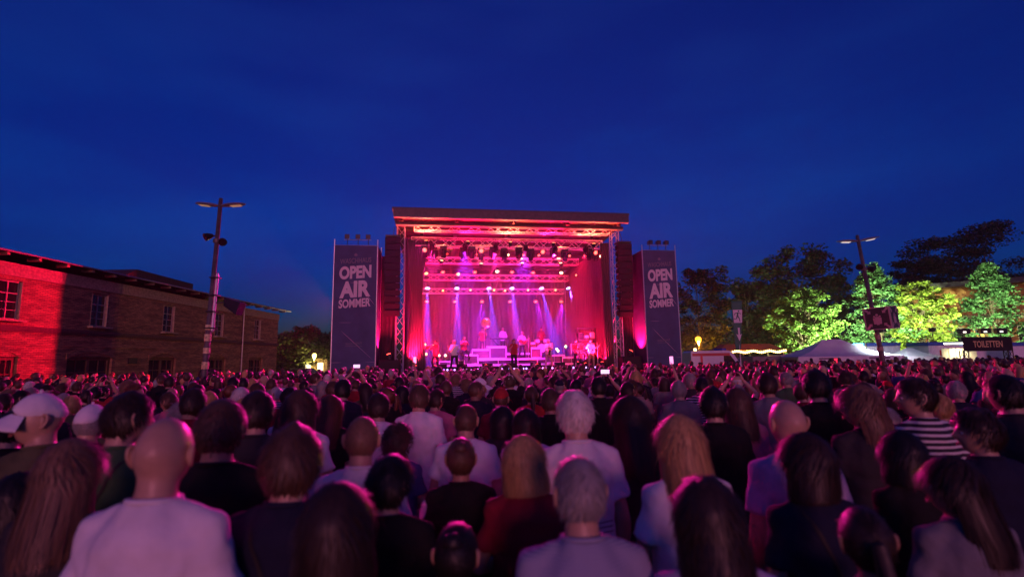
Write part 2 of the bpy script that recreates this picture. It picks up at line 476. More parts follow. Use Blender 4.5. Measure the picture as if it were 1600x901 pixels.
cn = MB(); cn.path([(.17, -.05, LH - 5.0), (.17, -.05, LH - 2.9)], [.06, .06], 10); cn.build('conduit', m_alu, lampL)
for z in (LH - 3.05, LH - 3.7, LH - 4.3, LH - 4.9):
    q = MB(); q.box((.10, -.04, z), (.34, .26, .045)); q.build('strap', m_blackmetal, lampL)
aw = MB(); aw.tube((0, 0, LH - 4.0), (.7, -.15, LH - 3.95), .03, 8); aw.build('floodlight_arm', m_dark_steel, lampL)
fl = MB()
fl.loft([[Vector(p) for p in ring_] for ring_ in ([(.62, -.28, -4.10 + LH), (.62, .05, -4.10 + LH), (.62, .05, -3.78 + LH), (.62, -.28, -3.78 + LH)], [(1.12, -.34, -4.42 + LH), (1.12, .10, -4.42 + LH), (1.25, .10, -3.98 + LH), (1.25, -.34, -3.98 + LH)])])
fl.build('floodlight', m_blackmetal, lampL)
for z in (1.9, 2.45, 2.9, 3.3):                         # bleached sticker bands on the post
    q = MB(); q.tube((0, 0, z), (0, 0, z + .16 + .1 * (z % 1)), .122, 14); q.build('sticker', mat('yellowed_sticker', (.55, .5, .25), .6, var=.5, scale=12), lampL)

br_ = at(1386, 575, 23.8); br_.z = 0
RH = at(1355, 366, 23.8).z
lampR = street_lamp(br_, RH, 'brown twin-headed street lamp carrying the assembly point sign cube', g_lampwhite, 0, tilt=R(-5.2), arm=1.05)
for z in (2.2, 2.75, 3.3):
    q = MB(); q.tube((0, 0, z), (0, 0, z + .2), .122, 14); q.build('sticker', mat('faded_sticker', (.35, .25, .2), .7, var=.6, scale=14), lampR)

# ================================================================== people
# A figure stands at the origin facing +Y, 1.75 m tall.
def ell(c, rx, ry, n=18, e=2.3):
    out = []
    for k in range(n):
        a = 2 * math.pi * k / n; ca, sa = math.cos(a), math.sin(a)
        out.append(Vector((c[0] + rx * math.copysign(abs(ca) ** (2 / e), ca), c[1] + ry * math.copysign(abs(sa) ** (2 / e), sa), c[2])))
    return out
def ss(a, b, x):
    x = np.clip((x - a) / (b - a), 0, 1); return x * x * (3 - 2 * x)

HC = Vector((0, .018, 1.622))                           # head centre
def head_pts(D):
    """Skull and face surface for unit directions D (n,3); +y is the face."""
    dx, dy, dz = D[:, 0], D[:, 1], D[:, 2]
    lo = np.clip(-dz, 0, 1); up = np.clip(dz, 0, 1)
    x = .077 * dx * (1 - .26 * lo ** 1.6) * (1 + .03 * up)
    front = np.clip(dy, 0, 1); back = np.clip(-dy, 0, 1)
    y = .098 * dy * (1 - .42 * lo ** 1.3 * back) * (1 + .06 * back * np.exp(-((dz - .25) / .4) ** 2)) * (1 - .06 * lo * front)
    z = .115 * dz
    az = np.arctan2(dx, dy); f = (dy > 0)
    nose = .034 * np.exp(-(az / .19) ** 2) * np.where(dz > -.2, np.exp(-((dz + .2) / .24) ** 2), np.exp(-((dz + .2) / .07) ** 2))
    brow = .005 * np.exp(-((np.abs(az) - .3) / .25) ** 2) * np.exp(-((dz - .17) / .07) ** 2)
    eye = -.012 * np.exp(-((np.abs(az) - .42) / .17) ** 2) * np.exp(-((dz - .03) / .10) ** 2)
    lip = .009 * np.exp(-(az / .26) ** 2) * (np.exp(-((dz + .46) / .045) ** 2) + .9 * np.exp(-((dz + .57) / .045) ** 2))
    chin = .013 * np.exp(-(az / .3) ** 2) * np.exp(-((dz + .82) / .13) ** 2)
    y = y + f * (nose + brow + eye + lip + chin)
    return np.stack([x, y, z], 1)
def sph_dirs(nu, nv):
    D = [(0, 0, 1)]
    for j in range(1, nv):
        p = math.pi * j / nv
        for i in range(nu):
            a = 2 * math.pi * i / nu; D.append((math.sin(p) * math.sin(a), math.sin(p) * math.cos(a), math.cos(p)))
    D.append((0, 0, -1)); return np.array(D)
def sph_faces(nu, nv):
    Fs = []
    for i in range(nu): Fs.append((0, 1 + (i + 1) % nu, 1 + i))
    for j in range(nv - 2):
        for i in range(nu):
            a = 1 + j * nu; k = (i + 1) % nu
            Fs.append((a + i, a + k, a + nu + k, a + nu + i))
    e = 1 + (nv - 1) * nu
    for i in range(nu): Fs.append((e, e - nu + i, e - nu + (i + 1) % nu))
    return Fs

def hand(mb, w, d, n_, curl=.35, sc=1.0):
    """Palm and five fingers starting at wrist w, pointing along d, palm normal n_."""
    w, d, n_ = Vector(w), Vector(d).normalized(), Vector(n_).normalized(); n_ = (n_ - d * n_.dot(d)).normalized(); s = d.cross(n_)
    rings = []
    for u, a, b in ((-.01, .026, .020), (.03, .036, .017), (.07, .042, .014), (.095, .040, .012)):
        rings.append([w + d * u * sc + (s * a * math.cos(t) + n_ * b * math.sin(t)) * sc for t in [2 * math.pi * k / 10 for k in range(10)]])
    mb.loft(rings)
    for i, (o_, L) in enumerate(((-.030, .060), (-.010, .074), (.010, .078), (.030, .068))):
        p = w + (d * .088 + s * o_) * sc; pts = [p]; dd = d.copy()
        for q in range(3):
            dd = (dd * math.cos(curl) + n_ * math.sin(curl)).normalized(); p = p + dd * L * (.42, .32, .26)[q] * sc; pts.append(p)
        mb.path(pts, [.0092 * sc, .0088 * sc, .0080 * sc, .0065 * sc], 7)
    p = w + (d * .03 + s * .034) * sc
    mb.path([p, p + (d * .028 + s * .026 + n_ * .012) * sc, p + (d * .058 + s * .030 + n_ * .026) * sc], [.013 * sc, .011 * sc, .008 * sc], 7)

POSES = {   # right arm / left arm: elbow, wrist, hand direction
    'down': (((.218, -.03, 1.112), (.226, .05, .868), (0, .12, -1)),) * 2,
    'front': (((.240, .0, 1.125), (.085, .215, 1.13), (-1, .15, .05)),) * 2,
    'phone': (((.27, .19, 1.60), (.11, .29, 1.80), (-.25, .1, 1)),) * 2,
    'reach': (((.275, .09, 1.69), (.22, .17, 1.94), (-.1, .1, 1)), ((.218, -.03, 1.112), (.226, .05, .868), (0, .12, -1))),
    'hips': (((.36, -.10, 1.20), (.215, .02, 1.02), (-.6, .5, -.4)),) * 2,
    'mic': (((.27, .10, 1.17), (.09, .20, 1.38), (-.3, .2, 1)), ((.218, -.03, 1.112), (.226, .05, .868), (0, .12, -1))),
    'guitar': (((.29, -.04, 1.17), (.08, .20, 1.07), (-1, .1, -.2)), ((.29, .05, 1.17), (.36, .28, 1.24), (.2, .5, .6))),
    'horn': (((.24, .16, 1.24), (.06, .27, 1.40), (-.6, .3, .4)), ((.24, .16, 1.24), (.06, .33, 1.38), (-.4, .4, .3))),
    'keys': (((.25, .10, 1.15), (.20, .32, 1.08), (0, 1, -.2)),) * 2,
    'sax': (((.25, .06, 1.14), (.10, .25, 1.02), (-.5, .6, -.3)), ((.25, .10, 1.16), (.06, .28, 1.22), (-.6, .4, .2))),
}
def pose_arm(pose, i):
    e, w, d = POSES[pose][i]; s = 1 if i == 0 else -1
    f = lambda p: Vector((p[0] * s, p[1], p[2]))
    return Vector((.156 * s, -.004, 1.396)), f(e), f(w), f(d)

def remesh(mb, voxel, it=5, disp=0., dscale=.12, ratio=1.0):
    me = mb.mesh('tmp'); o = bpy.data.objects.new('tmp', me); COL.objects.link(o)
    m_ = o.modifiers.new('r', 'REMESH'); m_.mode = 'VOXEL'; m_.voxel_size = voxel; m_.use_smooth_shade = True
    s_ = o.modifiers.new('s', 'SMOOTH'); s_.factor = .5; s_.iterations = it
    if disp:
        tx = bpy.data.textures.new('folds', 'CLOUDS'); tx.noise_scale = dscale; tx.noise_depth = 1
        d_ = o.modifiers.new('d', 'DISPLACE'); d_.texture = tx; d_.strength = disp; d_.mid_level = .5; d_.texture_coords = 'LOCAL'
    if ratio < 1: q_ = o.modifiers.new('q', 'DECIMATE'); q_.ratio = ratio
    out = bpy.data.meshes.new_from_object(o.evaluated_get(bpy.context.evaluated_depsgraph_get()))
    bpy.data.objects.remove(o); bpy.data.meshes.remove(me)
    out.polygons.foreach_set('use_smooth', [True] * len(out.polygons))
    return out

TORSO = [(.80, .120, .095, 0), (.86, .160, .112, -.005), (.94, .172, .120, -.01), (1.03, .160, .108, 0), (1.12, .155, .104, .005), (1.22, .166, .113, .005), (1.32, .180, .118, 0), (1.38, .172, .108, -.006), (1.42, .140, .092, -.012), (1.455, .098, .078, -.014), (1.495, .068, .066, -.010)]
TORSO_F = [(.80, .125, .10, 0), (.86, .165, .118, -.005), (.94, .178, .124, -.012), (1.03, .150, .102, 0), (1.12, .138, .094, .008), (1.22, .148, .104, .012), (1.32, .160, .112, .006), (1.38, .152, .098, -.004), (1.42, .122, .082, -.010), (1.455, .084, .068, -.012), (1.495, .058, .057, -.008)]
def torso_rows(fem, heavy):
    rows = []
    for z, rx, ry, cy_ in (TORSO_F if fem else TORSO):
        k = 1 + heavy * (1.0 if .85 < z < 1.3 else .45)
        rows.append((z, rx * k, ry * (1 + heavy * (1.5 if .85 < z < 1.25 else .5)), cy_ + heavy * .04 * (.85 < z < 1.25)))
    return rows
def head_matrix(hyaw, hpitch, hroll=0.):
    N = Matrix.Translation((0, .0, 1.52))
    return N @ (Matrix.Rotation(hyaw, 4, 'Z') @ Matrix.Rotation(hpitch, 4, 'X') @ Matrix.Rotation(hroll, 4, 'Y')) @ N.inverted() @ Matrix.Translation(HC)

def make_figure(pose='down', fem=False, heavy=0., hyaw=0., hpitch=0., hroll=0., voxel=.011, sleeve=.62, legs='stand', hem=.84):
    """Returns meshes body, shirt, trousers and the head matrix."""
    rows = torso_rows(fem, heavy); ak = .86 if fem else 1.0 + heavy * .5
    HM = head_matrix(hyaw, hpitch, hroll)
    b = MB()
    b.loft([ell((0, c, z), rx, ry) for z, rx, ry, c in rows])
    nk = .052 if fem else .056 + heavy * .03
    b.path([(0, -.012, 1.46), (0, -.008, 1.53), HM @ Vector((0, -.020, -.045))], [nk * 1.12, nk, nk * .98], 14)
    D = sph_dirs(30, 22); P = head_pts(D)
    b.add([HM @ Vector(p) for p in P], sph_faces(30, 22))
    arms = [pose_arm(pose, i) for i in (0, 1)]
    for sg in (-1, 1): b.path([(sg * .022, -.014, 1.484), (sg * .080, -.012, 1.436), (sg * .150, -.006, 1.392)], [.028, .034, .040], 10)
    for i, (sh, e, w, d_) in enumerate(arms):
        sg = 1 if i == 0 else -1
        sh = Vector((sh.x * (.9 if fem else 1.0 + heavy * .4), sh.y, sh.z))
        arms[i] = (sh, e, w, d_)
        b.path([sh + Vector((-.05 * sg, 0, .0)), sh, sh.lerp(e, .45), e, e.lerp(w, .3), w], [.050 * ak, .051 * ak, .046 * ak, .040 * ak, .042 * ak, .027 * ak], 12)
    LG = {'stand': [((.092, 0, .86), (.105, .015, .47), (.11, -.02, .08)), ((-.092, 0, .86), (-.105, .015, .47), (-.11, -.02, .08))],
          'wide': [((.092, 0, .86), (.17, .03, .47), (.20, -.02, .08)), ((-.092, 0, .86), (-.17, .03, .47), (-.20, -.02, .08))],
          'step': [((.092, 0, .86), (.13, .14, .50), (.15, .05, .10)), ((-.092, 0, .86), (-.11, -.02, .46), (-.12, -.15, .08))],
          'sit': [((.092, 0, .86), (.16, .40, .80), (.17, .44, .36)), ((-.092, 0, .86), (-.16, .40, .80), (-.17, .44, .36))]}[legs]
    t = MB()
    for h_, k_, a_ in LG:
        b.path([h_, Vector(h_).lerp(Vector(k_), .5), k_, Vector(k_).lerp(Vector(a_), .35), a_], [.085, .070, .053, .054, .036], 12)
        b.path([Vector(a_) + Vector((0, -.03, -.04)), Vector(a_) + Vector((0, .08, -.05)), Vector(a_) + Vector((0, .17, -.058))], [.036, .036, .026], 10)
        t.path([h_, Vector(h_).lerp(Vector(k_), .5), k_, Vector(k_).lerp(Vector(a_), .5), Vector(a_) + Vector((0, 0, .0))], [.098, .084, .070, .064, .060], 12, round_ends=False)
    t.loft([ell((0, c, z), rx + .008, ry + .008) for z, rx, ry, c in [(.74, .15, .085, 0)] + [r_ for r_ in rows if r_[0] < 1.05]])
    body = remesh(b, voxel, 4)
    hm_ = MB()
    for i, (sh, e, w, d_) in enumerate(arms):
        inward = Vector((-1 if i == 0 else 1, .3, 0)) if abs(d_.x) < .5 else Vector((0, -1, 0))
        hand(hm_, w - d_.normalized() * .012, d_, inward, .3, .9 if fem else 1.0)
    for s in (-1, 1):                                    # ears: rim and bowl
        er = MB()
        rim = [(s * (.078 + .014 * u), -.002 - .026 * u * 1.0, z) for u, z in ((.05, .020), (.5, .032), (.85, .030), (1.0, .016), (.95, -.002), (.7, -.018), (.35, -.030), (.08, -.027))]
        er.path(rim, [.005, .0058, .0062, .0062, .006, .0058, .0068, .005], 8)
        er.add(sph_dirs(10, 8) * np.array([.010, .014, .026]) + np.array([s * .081, -.013, .0]), sph_faces(10, 8))
        hm_.add([HM @ Vector(p) for p in er.v], er.f)
    # join the hands and ears into the body mesh
    import bmesh
    bm = bmesh.new(); bm.from_mesh(body); tmp = hm_.mesh('h', True); bm.from_mesh(tmp); bm.to_mesh(body); bm.free(); bpy.data.meshes.remove(tmp)
    body.polygons.foreach_set('use_smooth', [True] * len(body.polygons)); body.name = 'body'
    # shirt
    s_ = MB(); g_ = .013
    rows_s = [(hem, rows[1][1] + .020, rows[1][2] + .022, rows[1][3])] + [(z, rx + g_ + (.012 if z < 1.2 else .004), ry + g_ + (.014 if z < 1.2 else .004), c) for z, rx, ry, c in rows if hem + .03 < z < 1.45]
    rows_s.append((1.468, rows[-2][1] - .016 + g_, rows[-2][2] + g_ - .004, rows[-2][3])); rows_s.append((1.502, nk + .015, nk + .017, -.014))
    for sg in (-1, 1): s_.path([(sg * .036, -.016, 1.474), (sg * .085, -.012, 1.450), (sg * .155, -.006, 1.404)], [.030, .048, .062], 12)
    s_.loft([ell((0, c, z), rx, ry, 24) for z, rx, ry, c in rows_s])
    for i, (sh, e, w, d_) in enumerate(arms):
        sg = 1 if i == 0 else -1
        if sleeve > 1.0:
            s_.path([sh + Vector((-.06 * sg, 0, .0)), sh + Vector((0, 0, .004)), sh.lerp(e, .5), e, e.lerp(w, .5), e.lerp(w, sleeve - 1)], [.066 * ak, .067 * ak, .060 * ak, .053 * ak, .048 * ak, .042 * ak], 14, round_ends=False)
        elif sleeve > .05:
            s_.path([sh + Vector((-.06 * sg, 0, .0)), sh + Vector((0, 0, .004)), sh.lerp(e, sleeve * .5), sh.lerp(e, sleeve)], [.066 * ak, .068 * ak, .066 * ak, .071 * ak], 14, round_ends=False)
        else:
            s_.path([sh + Vector((-.09 * sg, 0, .01)), sh + Vector((-.035 * sg, 0, .012))], [.066 * ak, .062 * ak], 14, round_ends=False)
    shirt = remesh(s_, voxel, 5, .024, .085); shirt.name = 'shirt'
    import bmesh
    cm = MB(); cr2 = []
    for k2 in range(29):
        a2 = 2 * math.pi * k2 / 28; cr2.append((0 + (nk + .013) * math.cos(a2), -.014 + (nk + .015) * math.sin(a2), 1.497 - .010 * math.sin(a2)))
    cm.path(cr2, [.0085] * 29, 7, 1.0, False)
    bm = bmesh.new(); bm.from_mesh(shirt); tmp = cm.mesh('c', True); bm.from_mesh(tmp); bm.to_mesh(shirt); bm.free(); bpy.data.meshes.remove(tmp)
    shirt.polygons.foreach_set('use_smooth', [True] * len(shirt.polygons))
    trousers = remesh(t, .02, 4, .02, .12, .5); trousers.name = 'trousers'
    return dict(body=body, shirt=shirt, trousers=trousers, HM=HM, arms=arms, rows=rows)

# ------------------------------------------------------------------ hair
def hairline(az):
    a = np.abs(az)
    return np.interp(a, [0, .55, .95, 1.25, 1.5, 1.75, 2.1, 2.6, 3.15], [.52, .50, .36, .12, -.02, -.30, -.62, -.74, -.76])
def hair_mesh(style, seed=1, n_str=1700, lod=1.0):
    rs = np.random.default_rng(seed); nu, nv = (32, 24) if lod == 1.0 else (20, 14)
    D = sph_dirs(nu, nv); P = head_pts(D)
    N = P / np.linalg.norm(P, axis=1, keepdims=True)
    dz = D[:, 2]; az = np.arctan2(D[:, 0], D[:, 1]); back = np.clip(-D[:, 1], 0, 1)
    hl = hairline(az)
    th = {'short': .013, 'crop': .005, 'fade': .014, 'messy': .022, 'thick': .021, 'curly': .034, 'long': .016, 'wavy': .022, 'bob': .020, 'bun': .010, 'pony': .010, 'wreath': .006, 'thin': .007}[style]
    if style in ('long', 'wavy', 'bob'): hl = np.where(np.abs(az) > .95, hl - .35, hl)
    cov = ss(-.04, .16, dz - hl)
    if style == 'wreath': cov = cov * ss(.62, .30, dz) * ss(-.2, .1, back + .1)
    t = th * cov * (1 + .35 * np.clip(dz, 0, 1)) - .007 * (1 - cov)
    if style == 'fade': t = t * (1 - .75 * ss(.35, -.2, dz)) + (-.001) * 0
    if style in ('messy', 'curly', 'thick', 'wavy', 'short'):
        t = t + cov * th * .5 * (np.sin(7 * D[:, 0] + seed) * np.sin(6 * D[:, 1] + 2 * seed) * np.cos(5 * dz + seed))
    V = P + N * t[:, None]
    mb = MB(); mb.add(V, sph_faces(nu, nv))
    if style == 'bun':
        c0 = np.array([0, -.075, .075]); B = sph_dirs(14, 10)
        rad = .042 * (1 + .10 * np.sin(5 * np.arctan2(B[:, 0], B[:, 2]) + 3 * B[:, 1]))
        mb.add(c0 + B * rad[:, None] * np.array([1, .8, .9]), sph_faces(14, 10))
        mb.path([(0, -.085, .04), (0, -.072, .07)], [.022, .03], 10)
    if style == 'pony':
        mb.path([(0, -.095, .035), (0, -.135, .02), (0, -.145, -.06), (0, -.125, -.16), (0, -.115, -.24)], [.016, .027, .030, .024, .008], 12, .8)
    if style in ('long', 'wavy', 'bob'):
        L = {'long': .29, 'wavy': .26, 'bob': .135}[style]; rings = []; m_ = 22; rows = 12
        for j in range(rows + 1):
            u = j / rows; z = .03 - u * (L + .03)
            wv = .006 * math.sin(9 * u + seed) if style == 'wavy' else .002 * math.sin(6 * u)
            w = .094 + .020 * u - (.03 * max(0, u - .7) if style != 'bob' else -.004 * u) + wv
            dpt = .098 + .006 * math.sin(u * 3) + (.020 * u if style != 'bob' else 0)
            ring = []
            for i in range(m_):                          # a U that leaves the face free
                a = math.pi * (-.10 + 1.20 * i / (m_ - 1)) + math.pi
                lump = 1 + .035 * math.sin(i * 2.1 + seed + 2 * u)
                ring.append((w * lump * math.cos(a), -.012 - .055 * u * (L > .2) + dpt * lump * math.sin(a), z))
            for i in range(m_ - 1, -1, -1):              # inner wall
                x, y_, z_ = ring[i]; ring.append((x * .80, y_ * .74, z_))
            rings.append(ring)
        mb.loft(rings)
    # loose strands over the shell
    n_s = int(n_str * (1.0 if style not in ('crop', 'wreath', 'thin') else .8))
    Dv = rs.normal(size=(n_s * 5, 3)); Dv /= np.linalg.norm(Dv, axis=1, keepdims=True)
    a2 = np.arctan2(Dv[:, 0], Dv[:, 1]); ok = Dv[:, 2] > hairline(a2) + (.02 if style != 'wreath' else .0)
    if style == 'wreath': ok &= (Dv[:, 2] < .35)
    Dv = Dv[ok][:n_s]; Pp = head_pts(Dv); Nn = Pp / np.linalg.norm(Pp, axis=1, keepdims=True)
    whorl = np.array([.15, -.55, .82])
    Tn = (Dv - whorl) * np.array([1, 1, 1.0]) + np.array([0, 0, -.25]); Tn -= Nn * (Tn * Nn).sum(1, keepdims=True); Tn /= np.linalg.norm(Tn, axis=1, keepdims=True) + 1e-6
    par_ = {'short': (.028, .16), 'crop': (.010, .2), 'fade': (.026, .25), 'messy': (.042, .5), 'thick': (.042, .18), 'curly': (.045, .55), 'long': (.075, .08), 'wavy': (.08, .12), 'bob': (.07, .10), 'bun': (.05, .04), 'pony': (.05, .04), 'wreath': (.018, .3), 'thin': (.030, .12)}[style]
    Ln, lift = par_
    if style in ('bun', 'pony'):
        tgt = np.array([0, -.09, .06]); Tn = tgt - Pp; Tn -= Nn * (Tn * Nn).sum(1, keepdims=True); Tn /= np.linalg.norm(Tn, axis=1, keepdims=True) + 1e-6
    jit = rs.normal(size=Tn.shape) * (.55 if style in ('messy', 'curly') else .13)
    Tn = Tn + jit; Tn /= np.linalg.norm(Tn, axis=1, keepdims=True)
    base = Pp + Nn * (th * 1.02 + .001)
    W = np.cross(Nn, Tn); W /= np.linalg.norm(W, axis=1, keepdims=True) + 1e-6
    wd = {'long': .0022, 'wavy': .0024, 'bob': .0023}.get(style, .0021)
    L_ = Ln * rs.uniform(.6, 1.25, len(Pp))[:, None]
    fly = (rs.uniform(0, 1, len(Pp)) < .07)[:, None]; L_ = np.where(fly, L_ * 1.25, L_); lift = np.where(fly, lift * 1.5 + .35, lift)
    Q = []
    for u, k in ((0, 1.0), (.5, .85), (1.0, .25)):
        curl = 0 if style != 'curly' else .012 * math.sin(u * 4)
        c = base + Tn * L_ * u + Nn * (lift * L_ * (u - .55 * u * u) + curl - (L_ * u) ** 2 / .25) + np.array([0, 0, -1]) * L_ * .18 * u * u
        Q.append((c - W * wd * k, c + W * wd * k))
    n0 = len(Pp); VV = np.concatenate([a for q in Q for a in q]); ix = np.arange(n0)
    FF = np.concatenate([np.stack([ix, ix + n0, ix + 3 * n0, ix + 2 * n0], 1), np.stack([ix + 2 * n0, ix + 3 * n0, ix + 5 * n0, ix + 4 * n0], 1)])
    mb.add(VV, FF)
    if style in ('long', 'wavy', 'bob', 'pony'):         # falling locks
        L = {'long': .32, 'wavy': .29, 'bob': .15, 'pony': .24}[style]; m_ = int(n_str * .4)
        for i in range(m_):
            a = math.pi * (1 + rs.uniform(-.12, 1.12)) if style != 'pony' else math.pi * (1 + rs.uniform(.3, .7))
            k = rs.uniform(.98, 1.10); w0 = (.096, .104) if style != 'pony' else (.028, .03); off = 0 if style != 'pony' else -.115
            ph = rs.uniform(0, 6); ll_ = L * rs.uniform(.75, 1.05); px_, py_ = math.cos(a), math.sin(a); pts = []
            tw = np.array([-py_, px_, 0]) * rs.uniform(.0014, .0034)
            nq = 7
            if style != 'pony':                          # the lock first hugs the skull from the crown down to the ear line
                ua = math.atan2(px_, py_); r0_ = rs.uniform(.12, .9)
                for pol in np.linspace(r0_, 1.32, 4):
                    d_ = np.array([[math.sin(pol) * math.sin(ua), math.sin(pol) * math.cos(ua), math.cos(pol)]]); h_ = head_pts(d_)[0]
                    pts.append(h_ * (1 + (th * 1.35 + .004 * (k - .98) * 10) / max(.05, np.linalg.norm(h_))))
                nq = 11
            for q in range(7):
                u = q / 6; z = (.0 if style != 'pony' else .04) - u * (ll_ - .02)
                amp = (.009 if style == 'wavy' else .003) * math.sin(ph + u * (11 if style == 'wavy' else 5))
                sp = (w0[0] + .020 * u - .03 * max(0, u - .7) * (style != 'bob')) * k + amp; sd = (w0[1] + .020 * u * (style not in ('bob',))) * k + amp
                if style == 'pony': sp, sd = .028 + amp, .028 + amp
                pts.append(np.array([px_ * sp, -.012 - .055 * u * (L > .2) + off + py_ * sd, z]))
            vv = [p + s * tw * (1 - .7 * (q / (nq - 1)) ** 3) for q, p in enumerate(pts) for s in (-1, 1)]
            mb.add(vv, [(2 * q, 2 * q + 1, 2 * q + 3, 2 * q + 2) for q in range(nq - 1)])
    return mb.mesh('hair', True)
def cap_mesh():
    D = sph_dirs(28, 20); P = head_pts(D); N = P / np.linalg.norm(P, axis=1, keepdims=True)
    az = np.arctan2(D[:, 0], D[:, 1])
    cov = ss(.05, .16, D[:, 2] - np.interp(np.abs(az), [0, 1.5, 3.15], [.26, .12, -.05]))
    seam = .0025 * np.abs(np.cos(3 * az)) ** 12
    mb = MB(); mb.add(P + N * (.013 * cov - .012 * (1 - cov) - seam * cov)[:, None] + np.array([0, 0, .006]) * (cov * np.clip(D[:, 2], 0, 1))[:, None], sph_faces(28, 20))
    n = 13; top, bot = [], []
    for r_ in range(5):
        for i in range(n):
            a = R(-58 + 116 * i / (n - 1)); rad = .094 + .021 * r_ * math.cos(a * .9)
            x, y_ = rad * math.sin(a) * .95, rad * math.cos(a)
            top.append((x, y_ + .004, .040 - .011 * r_ - 2.2 * x * x)); bot.append((x, y_ + .004, .034 - .011 * r_ - 2.2 * x * x))
    Fs = []
    for r_ in range(4):
        for i in range(n - 1):
            a = r_ * n + i; Fs.append((a, a + 1, a + n + 1, a + n)); Fs.append((5 * n + a + n, 5 * n + a + n + 1, 5 * n + a + 1, 5 * n + a))
    for i in range(n - 1): Fs.append((4 * n + i, 4 * n + i + 1, 9 * n + i + 1, 9 * n + i))
    mb.add(top + bot, Fs)
    mb.path([(0, 0, .138), (0, 0, .144)], [.009, .007], 8)
    return mb.mesh('cap', True)

SKIN = [mat('skin_fair', (.48, .30, .20), .38, var=.10, scale=20, bump=.08, bscale=120), mat('skin_tan', (.36, .21, .135), .48, var=.10, scale=20, bump=.08, bscale=120), mat('skin_brown', (.22, .12, .075), .48, var=.12, scale=20)]
HAIR = {k: mat('hair_' + k, c, .48, var=.26, scale=30, island=True, spec=.4, stretch=(6, 6, 1)) for k, c in
        dict(black=(.010, .009, .008), dark_brown=(.030, .018, .011), brown=(.075, .042, .024), auburn=(.12, .045, .02), blonde=(.42, .26, .10), light_brown=(.17, .10, .055), grey=(.26, .245, .225), white=(.60, .57, .50)).items()}
def cloth(name, c, **k): return mat('cloth_' + name, c, .85, var=.10, scale=9, bump=.45, bscale=15, spec=.2, **k)
CLOTH = dict(white=cloth('white', (.76, .75, .75)), black=cloth('black', (.012, .012, .013)), navy=cloth('navy', (.013, .016, .036)), grey=cloth('grey', (.17, .17, .185)), charcoal=cloth('charcoal', (.032, .032, .036)), green=cloth('green', (.05, .11, .05)),
             pink=cloth('pink', (.55, .16, .25)), burgundy=cloth('burgundy', (.22, .012, .03)), blue=cloth('blue', (.045, .07, .19)), beige=cloth('beige', (.40, .32, .24)), red=cloth('red', (.40, .03, .03)), lilac=cloth('lilac', (.42, .36, .50)), olive=cloth('olive', (.10, .10, .05)), denim=cloth('denim', (.05, .075, .13)))
def striped(name, c0, c1, freq, thr=.5):
    m_ = bpy.data.materials.new(name); m_.use_nodes = True; n, l = m_.node_tree.nodes, m_.node_tree.links
    b = n['Principled BSDF']; b.inputs['Roughness'].default_value = .85
    t_ = n.new('ShaderNodeTexCoord'); w = n.new('ShaderNodeTexWave'); w.wave_type = 'BANDS'; w.bands_direction = 'Z'; w.inputs['Scale'].default_value = freq; w.inputs['Distortion'].default_value = .4
    rp = n.new('ShaderNodeValToRGB'); rp.color_ramp.elements[0].position = thr - .06; rp.color_ramp.elements[1].position = thr + .06
    rp.color_ramp.elements[0].color = (*c0, 1); rp.color_ramp.elements[1].color = (*c1, 1)
    l.new(t_.outputs['Object'], w.inputs['Vector']); l.new(w.outputs['Fac'], rp.inputs[0]); l.new(rp.outputs[0], b.inputs['Base Color'])
    MATS['cloth_' + name] = m_; return m_
CLOTH['striped'] = striped('navy_white_stripes', (.015, .018, .03), (.6, .6, .6), 9, .62)
CLOTH['pinstripe'] = striped('blue_grey_pinstripes', (.22, .24, .34), (.34, .36, .46), 34, .5)
TROUSER = [CLOTH['denim'], CLOTH['black'], CLOTH['charcoal'], CLOTH['beige'], CLOTH['navy']]

# ================================================================== the stage
YAW = R(8.5)
SM = Matrix.Translation((0.0, 29.4, 0)) @ Matrix.Rotation(YAW, 4, 'Z')
def S(s, t, z): return SM @ Vector((s, t, z))
DECK = 1.5
m_deck = mat('black_stage_deck', (.03, .03, .032), .35, var=.4, scale=5, spec=.5)
m_riser = mat('pale_grey_riser_edge', (.62, .62, .64), .4, var=.1)
m_roofpvc = mat('grey_roof_tarpaulin', (.05, .045, .045), .55, var=.2, scale=2, bump=.3, bscale=3)
m_fascia = mat('brown_grey_fascia', (.06, .045, .042), .5, var=.25)
m_truss = mat('bright_truss_aluminium', (.74, .73, .73), .35, .25, var=.08)
m_curtain = mat('grey_stage_drape', (.055, .05, .052), .8, var=.25, scale=2, stretch=(6, 6, .4), bump=.2)
m_backdrop = mat('grey_backdrop_cloth', (.042, .038, .045), .85, var=.2, scale=1.2, bump=.2, bscale=4)

stage = empty('concert_stage', SM)
tag(stage, 'large open-air concert stage with pitched roof, drapes and black deck', 'stage')
RT = at(617, 323, S(-6.6, -1.5, 0).y).z               # roof top at the front edge
d = MB(); d.box((0, 5.9, DECK - .1), (13.2, 12.0, .2)); d.build('deck', m_deck, stage)
sk = MB(); n = 120; rr = []
for i in range(n + 1):
    x = -6.6 + 13.2 * i / n; yv = -.13 - .05 * math.cos(i * 1.7) * (1 if i % 2 else .4)
    rr.append([(x, yv, .0), (x, yv - .02, .0), (x, yv - .02, DECK - .22), (x, yv, DECK - .22)])
sk.loft(rr); sk.build('deck_skirt', m_black, stage)
